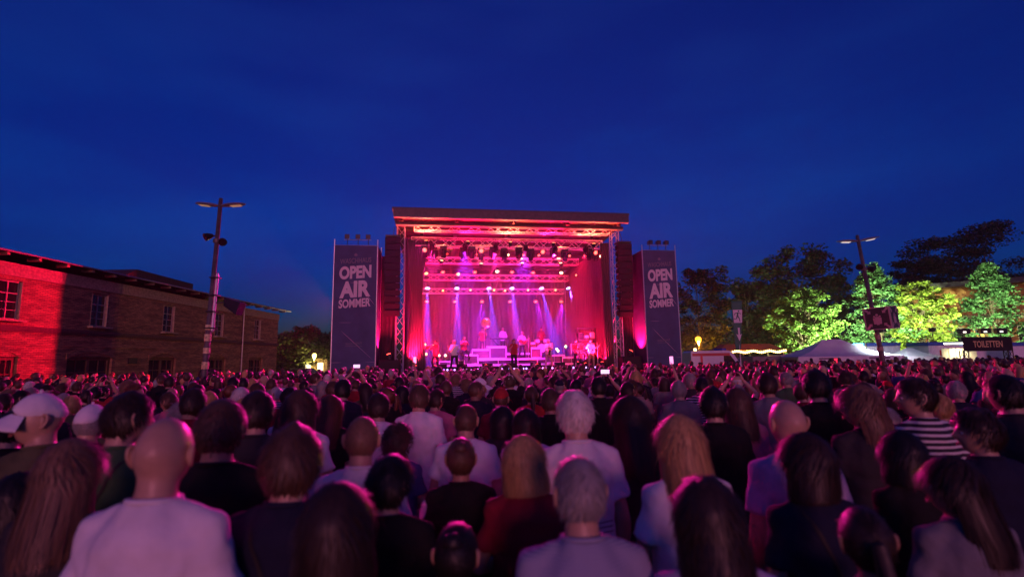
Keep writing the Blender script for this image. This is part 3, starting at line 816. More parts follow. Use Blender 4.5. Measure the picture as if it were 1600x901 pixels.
# roof: sloping tarpaulin, fascia beams, underside purlins
r = MB(); z0, z1 = RT, RT - .9
r.add([(-6.75, -1.5, z0), (6.75, -1.5, z0), (6.75, 12.2, z1), (-6.75, 12.2, z1), (-6.75, -1.5, z0 - .12), (6.75, -1.5, z0 - .12), (6.75, 12.2, z1 - .12), (-6.75, 12.2, z1 - .12)],
      [(0, 1, 2, 3), (7, 6, 5, 4), (0, 4, 5, 1), (1, 5, 6, 2), (2, 6, 7, 3), (3, 7, 4, 0)])
roof = r.build('roof', m_roofpvc, stage)
for (t, zt, hh, w) in ((-1.56, z0 - .14, .42, 13.3), (-.75, z0 - .62, .16, 13.2)):
    f = MB(); f.box((0, t, zt - hh / 2), (w, .10, hh)); fo_ = f.build('fascia_beam', m_fascia, roof); f = MB(); f.box((0, t + .05, zt - hh - .025), (w - .02, .26, .05)); f.build('beam_flange', mat('lightened_beam_flange', (.22, .18, .17), .4, var=.2), fo_)  # flange colour lightened so the beam bottoms read as lit lines
for i in range(9):
    t = .4 + i * 1.35
    p = MB(); p.box((0, t, z0 - .22 - .0657 * (t + 1.5)), (13.0, .12, .16)); p.build('purlin', m_fascia, roof)
for s in (-6.3, -3.2, 0, 3.2, 6.3):
    p = MB(); p.add([(s - .1, -1.0, z0 - .36), (s + .1, -1.0, z0 - .36), (s + .1, 12, z0 - 1.22), (s - .1, 12, z0 - 1.22), (s - .1, -1.0, z0 - .62), (s + .1, -1.0, z0 - .62), (s + .1, 12, z0 - 1.48), (s - .1, 12, z0 - 1.48)],
                    [(0, 1, 2, 3), (7, 6, 5, 4), (0, 4, 5, 1), (1, 5, 6, 2), (2, 6, 7, 3), (3, 7, 4, 0)])
    p.build('rafter', m_fascia, roof)

def truss(mb, a, b, w=.4, seg=.55, r_ch=.034, r_br=.019, axis=(0, 0, 1)):
    """Box truss from a to b: chords and zig-zag braces."""
    a, b = Vector(a), Vector(b); d_ = (b - a).normalized(); up = Vector(axis); sd = d_.cross(up).normalized() * w / 2; up = up * w / 2
    cs = [sd + up, sd - up, -sd - up, -sd + up]
    n_ = max(2, int((b - a).length / seg))
    for c in cs: mb[0].tube(a + c, b + c, r_ch, 8)
    for k in range(4):
        c0, c1 = cs[k], cs[(k + 1) % 4]
        for i in range(n_):
            p, q = a.lerp(b, i / n_), a.lerp(b, (i + 1) / n_)
            if i % 2: mb[1].tube(p + c0, q + c1, r_br, 5)
            else: mb[1].tube(p + c1, q + c0, r_br, 5)
    for e in (a, b):
        for k in range(4): mb[1].tube(e + cs[k], e + cs[(k + 1) % 4], r_br, 5)

for s in (-6.35, 6.35):
    for t in (.15, 11.3):
        mb = (MB(), MB()); truss(mb, (s, t, .05), (s, t, z0 - .7 - .066 * t), .42, axis=(0, 1, 0))
        c = mb[0].build('column', m_alu, stage); mb[1].build('bracing', m_alu, c)
        q = MB(); q.box((s, t, .03), (.9, .9, .06)); q.build('base_plate', m_steel, c)
def drape(a, b, z_lo, z_hi, folds, amp, name, material, parent, gather=0., seed=0):
    """Hanging cloth with real folds, from a to b in stage (s, t)."""
    rn = random.Random(seed); n_ = folds * 6; ph = [rn.uniform(-.5, .5) for _ in range(n_ + 1)]
    a, b = Vector((*a, 0)), Vector((*b, 0)); d_ = (b - a).normalized(); nn = Vector((-d_.y, d_.x, 0))
    V, Fs = [], []; rows = 12
    for j in range(rows + 1):
        u = j / rows; z = z_hi + (z_lo - z_hi) * u
        for i in range(n_ + 1):
            x = i / n_
            k = 1 - gather * math.sin(math.pi * min(1, u * 1.05)) ** 2
            p = a.lerp(b, .5 + (x - .5) * k)
            V.append(p + nn * amp * (.35 + .65 * u) * math.sin(i * 2 * math.pi / 6 + ph[i] * .8 + .6 * math.sin(u * 4 + i * .11)) + Vector((0, 0, z)))
    m_ = n_ + 1
    for j in range(rows):
        for i in range(n_): Fs.append((j * m_ + i, j * m_ + i + 1, (j + 1) * m_ + i + 1, (j + 1) * m_ + i))
    mb = MB(); mb.add(V, Fs)
    o = mb.build(name, material, parent, smooth=True)
    md = o.modifiers.new('thickness', 'SOLIDIFY'); md.thickness = .012
    return o
drape((-6.1, 11.6), (6.1, 11.6), DECK, z0 - 1.12, 34, .05, 'backdrop', m_backdrop, stage, seed=1)
drape((-6.12, .5), (-6.12, 11.4), DECK, z0 - 1.3, 26, .09, 'side_drape', m_curtain, stage, seed=2)
drape((6.12, .5), (6.12, 11.4), DECK, z0 - 1.3, 26, .07, 'side_drape', m_curtain, stage, seed=3)
drape((-6.0, .35), (-4.95, 1.2), DECK, z0 - 1.35, 7, .11, 'front_curtain', m_curtain, stage, gather=.45, seed=4)
drape((5.55, .45), (6.05, .35), DECK, z0 - 1.35, 4, .08, 'front_curtain', m_curtain, stage, gather=.2, seed=5)

# black cloth wings and scaffold behind the loudspeakers
for s0, s1, zt in ((-7.75, -6.62, 8.05), (6.72, 7.9, 7.9)):
    wv = empty('stage_wing', SM)
    tag(wv, 'black cloth-covered scaffold wing ' + ('between the left banner tower and loudspeakers' if s0 < 0 else 'between the right banner tower and loudspeakers'), 'stage wing')
    drape((s0, .55), (s1, .55), .05, zt, 5, .04, 'cloth', m_black, wv, seed=6)
    for s in (s0 + .05, s1 - .05):
        q = MB(); q.tube((s, .7, 0), (s, .7, zt + .05), .03, 8); q.build('post', m_steel, wv)
    q = MB()
    for z in (2, 4, 6, zt): q.tube((s0, .7, z), (s1, .7, z), .026, 6)
    q.build('crossbar', m_steel, wv)

# hung loudspeaker columns
m_cab = mat('black_speaker_paint', (.006, .006, .0065), .75, var=.3, bump=.2)
m_grille = mat('black_speaker_grille', (.008, .008, .008), .6, .2, var=.2, bump=.5, bscale=120)
cab = MB(); cab.loft([[(-.42, -.34, -.17), (.42, -.34, -.17), (.36, .34, -.12), (-.36, .34, -.12)], [(-.42, -.34, .17), (.42, -.34, .17), (.36, .34, .12), (-.36, .34, .12)]]); cab_me = cab.mesh('cabinet')
gr = MB(); gr.box((0, -.352, 0), (.78, .02, .29)); gr_me = gr.mesh('grille')
for s, side in ((-6.72, 'left'), (6.62, 'right')):
    ztop = 8.85 if s < 0 else 8.75; t0 = -.55
    pa = empty('hung_loudspeaker_column', SM @ Matrix.Translation((s, t0, 4.5)))
    tag(pa, f'tall black column of loudspeaker cabinets hung at the {side} edge of the stage', 'loudspeaker')
    z = ztop - 4.5 - .2; ang = 0; yy = 0
    for i in range(12):
        M_ = Matrix.Translation((0, yy, z)) @ Matrix.Rotation(ang, 4, 'X')
        c = obj('cabinet', cab_me, m_cab, pa, M_); obj('grille', gr_me, m_grille, c)
        ang += R(.9 if i < 7 else 1.8); z -= .355; yy += .355 * math.sin(ang) * .6
    q = MB(); q.box((0, 0, ztop - 4.5 + .08), (.8, .7, .08)); q.tube((0, 0, ztop - 4.4), (0, .4, z0 - 5.3), .02, 6); q.build('flying_frame', m_blackmetal, pa)
    gnd = empty('bass_speaker_stack', SM @ Matrix.Translation((s * 1.01, -.6, 0)))
    tag(gnd, f'black bass loudspeaker stack on the ground below the {side} hung loudspeakers', 'loudspeaker')
    for i in range(3):
        q = MB(); q.bevel_box((0, 0, .36 + .72 * i), (1.1, .9, .70), .02); c = q.build('cabinet', m_cab, gnd)
        q = MB(); q.box((0, -.46, .36 + .72 * i), (1.0, .02, .6)); q.build('grille', m_grille, c)

# ================================================================== lighting trusses
TR = []
for nm, t, pz, px, w, wd in (('front', 1.0, 381, 796, 11.6, .5), ('second', 6.0, 408, 783, 11.4, .42), ('third', 8.6, 434, 777, 11.3, .4), ('rearmost', 10.2, 455, 774, 11.3, .36)):
    Y = S(0, t, 0).y; z = at(px, pz, Y).z
    tr = empty('lighting_truss', SM @ Matrix.Translation((0, t, z)))
    tag(tr, f'{nm} aluminium lighting truss hanging across the stage below the roof', 'truss', 'trusses across the stage')
    mb = (MB(), MB()); truss(mb, (-w / 2, 0, 0), (w / 2, 0, 0), wd)
    mb[0].build('chord', m_truss, tr); mb[1].build('bracing', m_truss, tr)
    for s in (-w / 2 + .6, 0, w / 2 - .6):
        q = MB(); q.tube((s, 0, wd / 2), (s, 0, z0 - z - .5 - .066 * t), .012, 6); q.box((s, 0, wd / 2 + .35), (.18, .18, .4)); q.build('chain_hoist', m_blackmetal, tr)
    TR.append((t, z, wd))
# a short second chord row in front, as the front truss is doubled
tr = empty('lighting_truss', SM @ Matrix.Translation((0, -.1, TR[0][1] + .62)))
tag(tr, 'upper front lighting truss nearest the roof fascia of the stage', 'truss', 'trusses across the stage')
mb = (MB(), MB()); truss(mb, (-5.6, 0, 0), (5.9, 0, 0), .42); mb[0].build('chord', m_truss, tr); mb[1].build('bracing', m_truss, tr)
q = MB()
for s in (-5, 0, 5): q.tube((s, 0, .2), (s, 0, z0 - TR[0][1] - .62 - .3), .014, 6)
q.build('chain', m_blackmetal, tr)

# ------------------------------------------------------------------ fixtures
par_can = MB(); nn_ = 16
prof = [(.06, .30), (.13, .26), (.15, .12), (.155, 0.)]
par_can.loft([[(r_ * math.cos(2 * math.pi * i / nn_), r_ * math.sin(2 * math.pi * i / nn_), z) for i in range(nn_)] for r_, z in prof], cap=True)
par_me = par_can.mesh('can')
yoke = MB()
for s in (-1, 1): yoke.box((s * .185, 0, .18), (.012, .05, .32))
yoke.box((0, 0, .34), (.382, .05, .012)); yoke.tube((0, 0, .34), (0, 0, .44), .025, 8); yoke_me = yoke.mesh('yoke')
lens = MB(); lens.loft([[(r_ * math.cos(2 * math.pi * i / nn_), r_ * math.sin(2 * math.pi * i / nn_), z) for i in range(nn_)] for r_, z in ((.146, -.004), (.13, -.03), (.06, -.045))]); lens_me = lens.mesh('lens')
def par(s, t, z, col, gl, watts, target, label, angle=28, blend=.5, size=1.0, group='coloured stage lamps'):
    """Round can lamp hung at (s,t,z) in stage space, aimed at target."""
    M_ = SM @ aim((s, t, z), target) @ Matrix.Scale(size, 4)
    r_ = empty('stage_lamp', M_)
    tag(r_, label, 'stage lamp', group)
    obj('can', par_me, m_blackmetal, r_); obj('yoke', yoke_me, m_blackmetal, r_); obj('lens', lens_me, gl, r_)
    if watts: lamp('bulb', 'SPOT', col, watts, r_, Matrix.Translation((0, 0, -.08)), .05, angle, blend)
    return r_
g_blue = glow('lens_blue_white', (.38, .33, 1.0), 12)
g_red = glow('lens_red', (1.0, .07, .05), 7)
g_amber = glow('lens_amber', (1.0, .34, .10), 7)
g_warm = glow('lens_warm_white', (1.0, .62, .25), 9)
C_BLUE, C_RED, C_MAG, C_PINK, C_AMB, C_VIO = (.13, .05, 1.0), (1.0, .004, .06), (1.0, .01, .36), (1.0, .02, .30), (1.0, .22, .06), (.45, .02, 1.0)

def st(px, py, t):
    """Stage coordinates of a photo pixel on the stage-parallel plane t."""
    d_ = CAM_M.to_3x3() @ Vector(((px - 800.0) / F, (450.5 - py) / F, -1.0))
    o_ = SM.inverted() @ Vector((0, 0, CAM_H)); dl = SM.to_3x3().inverted() @ d_
    k_ = (t - o_.y) / dl.y
    return o_ + dl * k_
ordn = ['leftmost', 'second from left', 'third from left', 'fourth from left', 'fifth from left', 'sixth from left', 'seventh from left', 'eighth from left', 'ninth from left', 'tenth from left', 'eleventh from left', 'twelfth from left', 'thirteenth from left', 'rightmost']
def nth(i, n): return 'rightmost' if i == n - 1 else ordn[i]
# blue-white beams from the rearmost truss
xs = (668, 714, 764, 800, 846, 888)
for i, px in enumerate(xs):
    p = st(px, 450, 9.9)
    tgt = (p.x + (0, .1, .5, .3, 1.0, 1.3)[i], p.y - 1.5 - .4 * (i % 2), DECK)
    par(p.x, p.y, p.z, C_BLUE, g_blue, W_BLUE, tgt, f'{nth(i, 6)} of the blue-white beam lamps on the rear truss', 13, .35, 1.15)
# red lamps below them, in front of the backdrop
for i, px in enumerate((667, 711, 753, 797, 837, 877)):
    p = st(px, 471, 11.0)
    par(p.x, p.y, p.z, C_VIO if i in (2, 4, 5) else C_RED, g_red, W_RED * (1.6 if i in (2, 4, 5) else 1), (p.x + (-.8, .6, -.4, .4, .8, -.9)[i], 8.0, DECK + .2), f'{nth(i, 6)} red lamp in the lowest row before the backdrop', 42, .8, .95)
# amber and red lamps between the third and second truss
for i, (px, py, c) in enumerate(((666, 427, 1), (692, 425, 0), (716, 428, 1), (742, 425, 0), (777, 424, 2), (800, 425, 0), (833, 426, 0), (877, 426, 2), (902, 430, 1))):
    p = st(px, py, 8.0)
    par(p.x, p.y, p.z, (C_RED, C_AMB, C_AMB)[c], (g_red, g_amber, g_warm)[c], W_MID, (p.x * .7, 4.0, DECK), f'{nth(i, 9)} of the red and amber lamps under the second truss', 50, .8, .9)
for i, (px, py) in enumerate(((692, 454), (735, 453), (772, 453), (789, 454), (825, 453), (868, 453))):
    p = st(px, py, 10.0)
    par(p.x, p.y, p.z, C_AMB, g_amber, 0, (p.x * .8, 2.0, DECK), f'{nth(i, 6)} of the small amber lamps between the blue ones', size=.6)
for i, px in enumerate(range(650, 960, 24)):
    p = st(px, 398 + (i % 3), 1.6)
    par(p.x, 1.6, TR[0][1] - .55, C_RED, g_red if i % 3 else g_warm, 0, (p.x * .8, -4.0, 3.0), f'{nth(i, 13)} of the small red lamps between the moving heads', size=.5, group='small red lamps on the front truss')
# warm blinders on the second truss light the truss and the haze
for i, (px, py) in enumerate(((690, 407), (752, 412), (816, 411), (876, 411))):
    p = st(px, py, 5.6)
    r_ = par(p.x, p.y, p.z, C_AMB, g_warm, W_BLIND, (p.x * .9, 5.2, 11), f'{nth(i, 4)} warm uplighter on the second truss', 100, .9, .8)
# moving heads under the front truss
mh_base = MB(); mh_base.bevel_box((0, 0, -.07), (.42, .34, .14), .02); mhb = mh_base.mesh('base')
mh_yoke = MB()
for s in (-1, 1): mh_yoke.bevel_box((s * .2, 0, -.32), (.06, .12, .42), .015)
mh_yoke.bevel_box((0, 0, -.17), (.44, .14, .05), .012); mhy = mh_yoke.mesh('yoke')
hp = MB(); hp.loft([[(r_ * math.cos(2 * math.pi * i / 14), r_ * math.sin(2 * math.pi * i / 14), z) for i in range(14)] for r_, z in ((.07, .24), (.14, .2), (.165, .02), (.15, -.18), (.16, -.24))]); mhh = hp.mesh('head')
ll = MB(); ll.loft([[(r_ * math.cos(2 * math.pi * i / 14), r_ * math.sin(2 * math.pi * i / 14), z) for i in range(14)] for r_, z in ((.14, -.243), (.10, -.262))]); mhl = ll.mesh('lens')
m_lens_off = mat('dark_lens', (.03, .02, .05), .05, spec=.8, var=.1)
mhx = (664, 678, 693, 724, 737, 752, 770, 788, 810, 830, 864, 883, 918, 932)
for i, px in enumerate(mhx):
    p = st(px, 391, 1.0); zt = TR[0][1] - .27
    r_ = empty('moving_head_lamp', SM @ Matrix.Translation((p.x, 1.0 + (.2 if i % 2 else -.2), zt)))
    tag(r_, f'{nth(i, 14)} black moving-head lamp hanging under the front truss', 'stage lamp', 'moving heads under the front truss')
    obj('base', mhb, m_blackmetal, r_); y_ = obj('yoke', mhy, m_blackmetal, r_, Matrix.Rotation(random.uniform(-.5, .5), 4, 'Z'))
    h_ = obj('head', mhh, m_blackmetal, r_, Matrix.Translation((0, 0, -.42)) @ Matrix.Rotation(random.uniform(-.6, .9), 4, 'X')); obj('lens', mhl, m_lens_off, h_)
# front wash on the band (hung from the front truss) and the washes that spill over the audience
for i, (s, c, w) in enumerate(((-4.6, C_PINK, 1), (-2.7, C_VIO, 1.2), (-.9, C_PINK, 1), (.9, C_VIO, 1.2), (2.7, C_PINK, 1), (4.6, C_RED, 1.1))):
    par(s, .35, TR[0][1] - .5, c, mat('dark_lens', (0, 0, 0)), W_WASH * w, (s * .9, 4.6, DECK + .8), f'{nth(i, 6)} of the wash lamps facing the band', 52, .7, group='front washes')
for i, (s, c) in enumerate(((-5.0, C_MAG), (-1.8, C_PINK), (1.8, C_MAG), (5.0, C_RED))):
    par(s, -.35, TR[0][1] - .75, c, g_red, W_AUD, (s * 1.9, -16., 1.2), f'{nth(i, 4)} red lamp on the front truss facing the audience', 84, .9, .8, group='audience washes')
# added footlights that colour the trusses
for i, s in enumerate((-4.4, -1.5, 1.5, 4.4)):
    par(s, .55, DECK + .25, C_PINK if i % 2 else C_RED, g_red, W_FOOT, (s * .8, 5.6, 9.6), f'{nth(i, 4)} added footlight at the stage edge aimed up at the trusses', 75, .7, .7, group='added footlights')
# roof uplight: red lamps on the front truss that colour the roof underside
for i, x in enumerate((-4.9, -2.6, -.2, 2.3, 4.7)):
    par(x, -1.0, z0 - 1.75, C_RED if i % 2 else (1.0, .10, .05), g_amber, W_ROOF, (x + (.2 if i else -.2), -.95, z0), f'{nth(i, 5)} red uplighter under the roof fascia beams', 160, .7, .7, group='roof uplighters')
# side drape uplighters on the deck
for s, t, tg, lab in ((-5.5, .1, (-5.5, .75, 6), 'red uplighter at the foot of the left front curtain'), (5.35, .3, (6.0, 2.2, 5.5), 'red uplighter at the foot of the right drape'),
                      (-5.2, 5., (-6.1, 7, 6), 'red uplighter along the left side drape'), (5.2, 5., (6.1, 7, 6), 'red uplighter along the right side drape')):
    par(s, t, DECK + .3, C_RED, g_red, W_UP * (2.2 if 'left front' in lab else 1), tg, lab, 95, .8, .8, group='drape uplighters')
# red floor lamps between the banner towers and the wings (light on the tower flanks)
for s, lab in ((-6.85, 'left'), (6.75, 'right')):
    par(s, -.75, 2.45, C_RED, g_red, W_FLANK, (s * (1.09 if s < 0 else 1.2), -.75, 4.6), f'red lamp on the bass speakers washing the inner flank of the {lab} banner tower', 110, .8, .8, group='flank lamps')
# the strong red lamp placed unseen behind the left banner tower: it lights the near part of the brick building, an added plate is shaped to cut off the rest
LP = Vector((st(516, 480, -1.5).x + .22, .85, 5.0))
wl_pt = SM.inverted() @ Vector((WX, atx(88, 520, WX).y, 4.0))
bk = par(LP.x, LP.y, LP.z, C_RED, mat('dark_lens', (.03, .02, .05), .05), W_BRICK, tuple(SM.inverted() @ Vector((WX, 21.0, 4.2))), 'unseen red lamp behind the left banner tower aimed at the brick building', 100, .1, .5, group='side lamps')
for o_ in bk.children:
    if o_.type == 'LIGHT': o_.data.shadow_soft_size = .006; o_.matrix_local = Matrix.Translation((0, 0, -.12))
dr_ = Vector((wl_pt.x - LP.x, wl_pt.y - LP.y, 0)).normalized(); nr_ = Vector((-dr_.y, dr_.x, 0))
if nr_.y < 0: nr_ = -nr_
src = SM.inverted() @ (bk.matrix_basis @ Vector((0, 0, -.12)))
inv_ = bk.matrix_basis.inverted() @ SM
bd = MB(); e0 = src + dr_ * .30; e1 = e0 + nr_ * .45
P_ = [e0 + Vector((0, 0, -.4)), e1 + Vector((0, 0, -.4)), e1 + Vector((0, 0, .038)), e0 + Vector((0, 0, .072)), ]
P_ += [p + dr_ * .006 for p in P_]
bd.add([inv_ @ p for p in P_], [(0, 1, 2, 3), (7, 6, 5, 4), (0, 4, 5, 1), (1, 5, 6, 2), (2, 6, 7, 3), (3, 7, 4, 0)]); bd.build('light_cut_plate', m_blackmetal, bk)
ar_ = MB(); ar_.tube(inv_ @ (LP + Vector((0, 0, .1))), inv_ @ Vector((LP.x + .1, LP.y - .42, LP.z + .1)), .03, 6); ar_.build('bracket', m_blackmetal, bk)

# ------------------------------------------------------------------ risers
def riser(s0, s1, t0, t1, za, zb, label):
    r_ = empty('stage_riser', SM @ Matrix.Translation(((s0 + s1) / 2, (t0 + t1) / 2, za)))
    tag(r_, label, 'riser', 'risers on the stage')
    w, dp, h = s1 - s0, t1 - t0, zb - za
    q = MB(); q.box((0, 0, h - .06), (w, dp, .06)); q.build('top_board', m_deck, r_)
    q = MB(); q.box((0, -dp / 2 - .012, h - .07), (w + .04, .024, .11)); q.build('edge_trim', m_riser, r_)
    q = MB(); q.box((0, -dp / 2 + .05, (h - .12) / 2), (w - .1, .02, h - .13)); q.build('front_panel', m_black, r_)
    for x in np.linspace(-w / 2 + .06, w / 2 - .06, max(2, int(w / 1.2) + 1)):
        q = MB(); q.tube((x, -dp / 2 + .03, 0), (x, -dp / 2 + .03, h - .09), .028, 8); q.build('leg', m_alu, r_)
        q = MB(); q.tube((x, dp / 2 - .05, 0), (x, dp / 2 - .05, h - .09), .028, 8); q.build('leg', m_alu, r_)
    return r_
T1, T2, T3 = DECK + .32, DECK + .66, DECK + 1.02
riser(-4.2, 4.4, 2.6, 10.6, DECK, T1, 'widest and lowest riser platform on the stage deck')
riser(-3.0, 3.6, 4.2, 10.6, T1, T2, 'middle riser platform stacked on the widest riser')
riser(-2.4, -.3, 5.6, 10.5, T2, T3, 'upper left riser platform carrying the sousaphone player')
riser(.05, 2.6, 5.6, 10.5, T2, T3, 'upper right riser platform behind the singer')
# LED battens along the deck front
for i, (s0, s1, c) in enumerate(((-5.0, -3.2, 0), (-2.9, -1.1, 1), (-.7, .9, 0), (1.3, 3.0, 1), (3.5, 5.2, 0))):
    r_ = empty('led_batten', SM @ Matrix.Translation(((s0 + s1) / 2, .35, DECK)))
    tag(r_, f'{nth(i, 5)} glowing violet lamp batten along the stage front edge', 'stage lamp', 'lamp battens on the stage front')
    q = MB(); q.box((0, 0, .05), (s1 - s0, .12, .1)); q.build('housing', m_blackmetal, r_)
    n_ = 9
    for k in range(n_):
        x = -(s1 - s0) / 2 + (k + .5) * (s1 - s0) / n_
        q = MB(); q.loft([[(x + rr_ * math.cos(a), zz_, .05 + rr_ * math.sin(a)) for a in [2 * math.pi * j / 8 for j in range(8)]] for rr_, zz_ in ((.042, -.061), (.03, -.07))]); q.build('cell', glow('led_violet' if c else 'led_blue', (.75, .25, 1.0) if c else (.35, .25, 1.0), 9), r_)

# ------------------------------------------------------------------ smoke in the stage
sm = MB(); sm.box((0, 5.6, (DECK + z0 - 1.5) / 2 + .05), (11.9, 11.6, z0 - 1.5 - DECK - .2))
so = sm.build('stage_smoke', None, None, SM)
ms_ = bpy.data.materials.new('thin_stage_smoke'); ms_.use_nodes = True
nn = ms_.node_tree.nodes; nn.remove(nn['Principled BSDF'])
pv = nn.new('ShaderNodeVolumePrincipled'); pv.inputs['Color'].default_value = (.9, .9, .95, 1); pv.inputs['Density'].default_value = SMOKE; pv.inputs['Anisotropy'].default_value = .25
ms_.node_tree.links.new(pv.outputs[0], nn['Material Output'].inputs['Volume'])
so.data.materials.append(ms_)
tag(so, 'thin violet-lit smoke filling the stage opening', 'smoke', kind='stuff')

# ================================================================== banner towers
m_banner = mat('blue_grey_mesh_banner', (.045, .075, .150), .75, var=.22, scale=1.3, bump=.25, bscale=5)
m_letter = mat('off_white_print', (.62, .60, .60), .7, var=.06)
m_letter2 = mat('grey_blue_print', (.17, .18, .22), .7, var=.1)
def banner_tower(sc_, w, side):
    dpt = 1.9; h = 8.35; t0 = -1.5
    r_ = empty('banner_tower', SM @ Matrix.Translation((sc_, t0, 0)))
    tag(r_, f'tall scaffold tower wrapped in a blue-grey festival banner, {side} of the stage', 'banner tower', 'banner towers')
    for x in (-w / 2, w / 2):
        for y in (0, dpt):
            q = MB(); q.tube((x, y, 0), (x, y, h + .18), .03, 10); q.build('post', m_alu, r_)
    for z in (.4, 2.05, 4.1, 6.2, h - .15):
        q = MB(); q.tube((-w / 2, .012, z), (w / 2, .012, z), .02, 6); q.build('ledger_tube', m_alu, r_)
        q = MB(); q.tube((-w / 2, dpt, z), (w / 2, dpt, z), .02, 6); q.build('ledger_tube', m_alu, r_)
        for x in (-w / 2, w / 2): q = MB(); q.tube((x, 0, z), (x, dpt, z), .02, 6); q.build('ledger_tube', m_alu, r_)
    q = MB(); q.tube((-w / 2, .012, 4.1), (w / 2, .012, 2.05), .017, 6); q.tube((0.1, .012, 6.2), (w / 2, .012, 4.9), .017, 6); q.build('diagonal_tube', m_alu, r_)
    # slightly billowed front cloth held at the tubes
    V, Fs = [], []; nx, nz_ = 14, 44; rn = random.Random(3 if side == 'left' else 5)
    for j in range(nz_ + 1):
        for i in range(nx + 1):
            x = -w / 2 + w * i / nx; z = .35 + (h - .5) * j / nz_
            bay = abs(math.sin(math.pi * ((z - 4.1) / 2.08)))
            V.append((x * .985, -.010 + .016 * bay * math.sin(math.pi * i / nx) + .005 * math.sin(3.1 * x + 2.2 * z + rn.random() * .4), z))
    for j in range(nz_):
        for i in range(nx): Fs.append((j * (nx + 1) + i, j * (nx + 1) + i + 1, (j + 1) * (nx + 1) + i + 1, (j + 1) * (nx + 1) + i))
    mb = MB(); mb.add(V, Fs); fb = mb.build('front_banner', m_banner, r_, smooth=True)
    for x in (-w / 2 - .022, w / 2 + .022):
        mb = MB(); mb.box((x, dpt / 2, h / 2 + .1), (.008, dpt - .1, h - .5)); mb.build('side_banner', m_banner, r_)
    mb = MB(); mb.box((0, dpt + .04, h / 2 + .1), (w - .1, .008, h - .5)); mb.build('rear_banner', m_banner, r_)
    # print: slanted lettering
    sl = math.tan(R(4.5))
    sh = Matrix.Identity(4); sh[2][0] = sl
    def put(txt, zc, hh, wid, m_, bold):
        me = text_mesh(txt, 1.0, bold)
        co = np.empty(len(me.vertices) * 3); me.vertices.foreach_get('co', co); co = co.reshape(-1, 3)
        a, b = co.min(0), co.max(0)
        me.transform(Matrix.Diagonal((wid / (b[0] - a[0]), 1, hh / (b[2] - a[2]), 1)) @ Matrix.Translation((-(a[0] + b[0]) / 2, 0, -(a[2] + b[2]) / 2)))
        me.transform(sh)
        return obj('lettering', me, m_, fb, (0, -.020, zc))
    kx = w / 2.2
    put('WASCHHAUS', 7.38, .27, 1.58 * kx, m_letter2, .012)
    put('OPEN', 6.76, .70, 1.62 * kx, m_letter, .045)
    put('AIR', 5.86, .88, 1.56 * kx, m_letter, .045)
    put('SOMMER', 5.12, .46, 1.60 * kx, m_letter, .035)
    put('WASCHHAUS', 3.02, .13, .82 * kx, m_letter2, .01)
    ln = MB(); ln.box((0, -.020, 2.88), (.82 * kx, .006, .025)); ln.build('printed_line', m_letter2, fb)
    em = MB(); em.prism([(-.06, 0), (.06, 0), (.09, .08), (0, .17), (-.09, .08)], -.024, -.016); em.build('printed_emblem', m_letter2, fb, (0, 0, 7.62))
    # small floodlights on top
    for i, x in enumerate((-w * .22, w * .03, w * .27)):
        q = MB(); q.tube((x, .2, h - .1), (x, .2, h + .3), .02, 6); q.build('light_stem', m_blackmetal, r_)
        q = MB(); q.loft([[(x - .12, .02, h + .22), (x + .12, .02, h + .22), (x + .12, .02, h + .46), (x - .12, .02, h + .46)], [(x - .08, .34, h + .28), (x + .08, .34, h + .28), (x + .08, .34, h + .44), (x - .08, .34, h + .44)]]); q.build('floodlight', m_blackmetal, r_)
    q = MB(); q.tube((-w * .3, .2, h + .2), (w * .34, .2, h + .2), .02, 6); q.build('light_bar', m_steel, r_)
banner_tower(st(554, 480, -1.5).x, 2.22, 'left')
banner_tower(st(1034, 480, -1.5).x, 2.02, 'right')

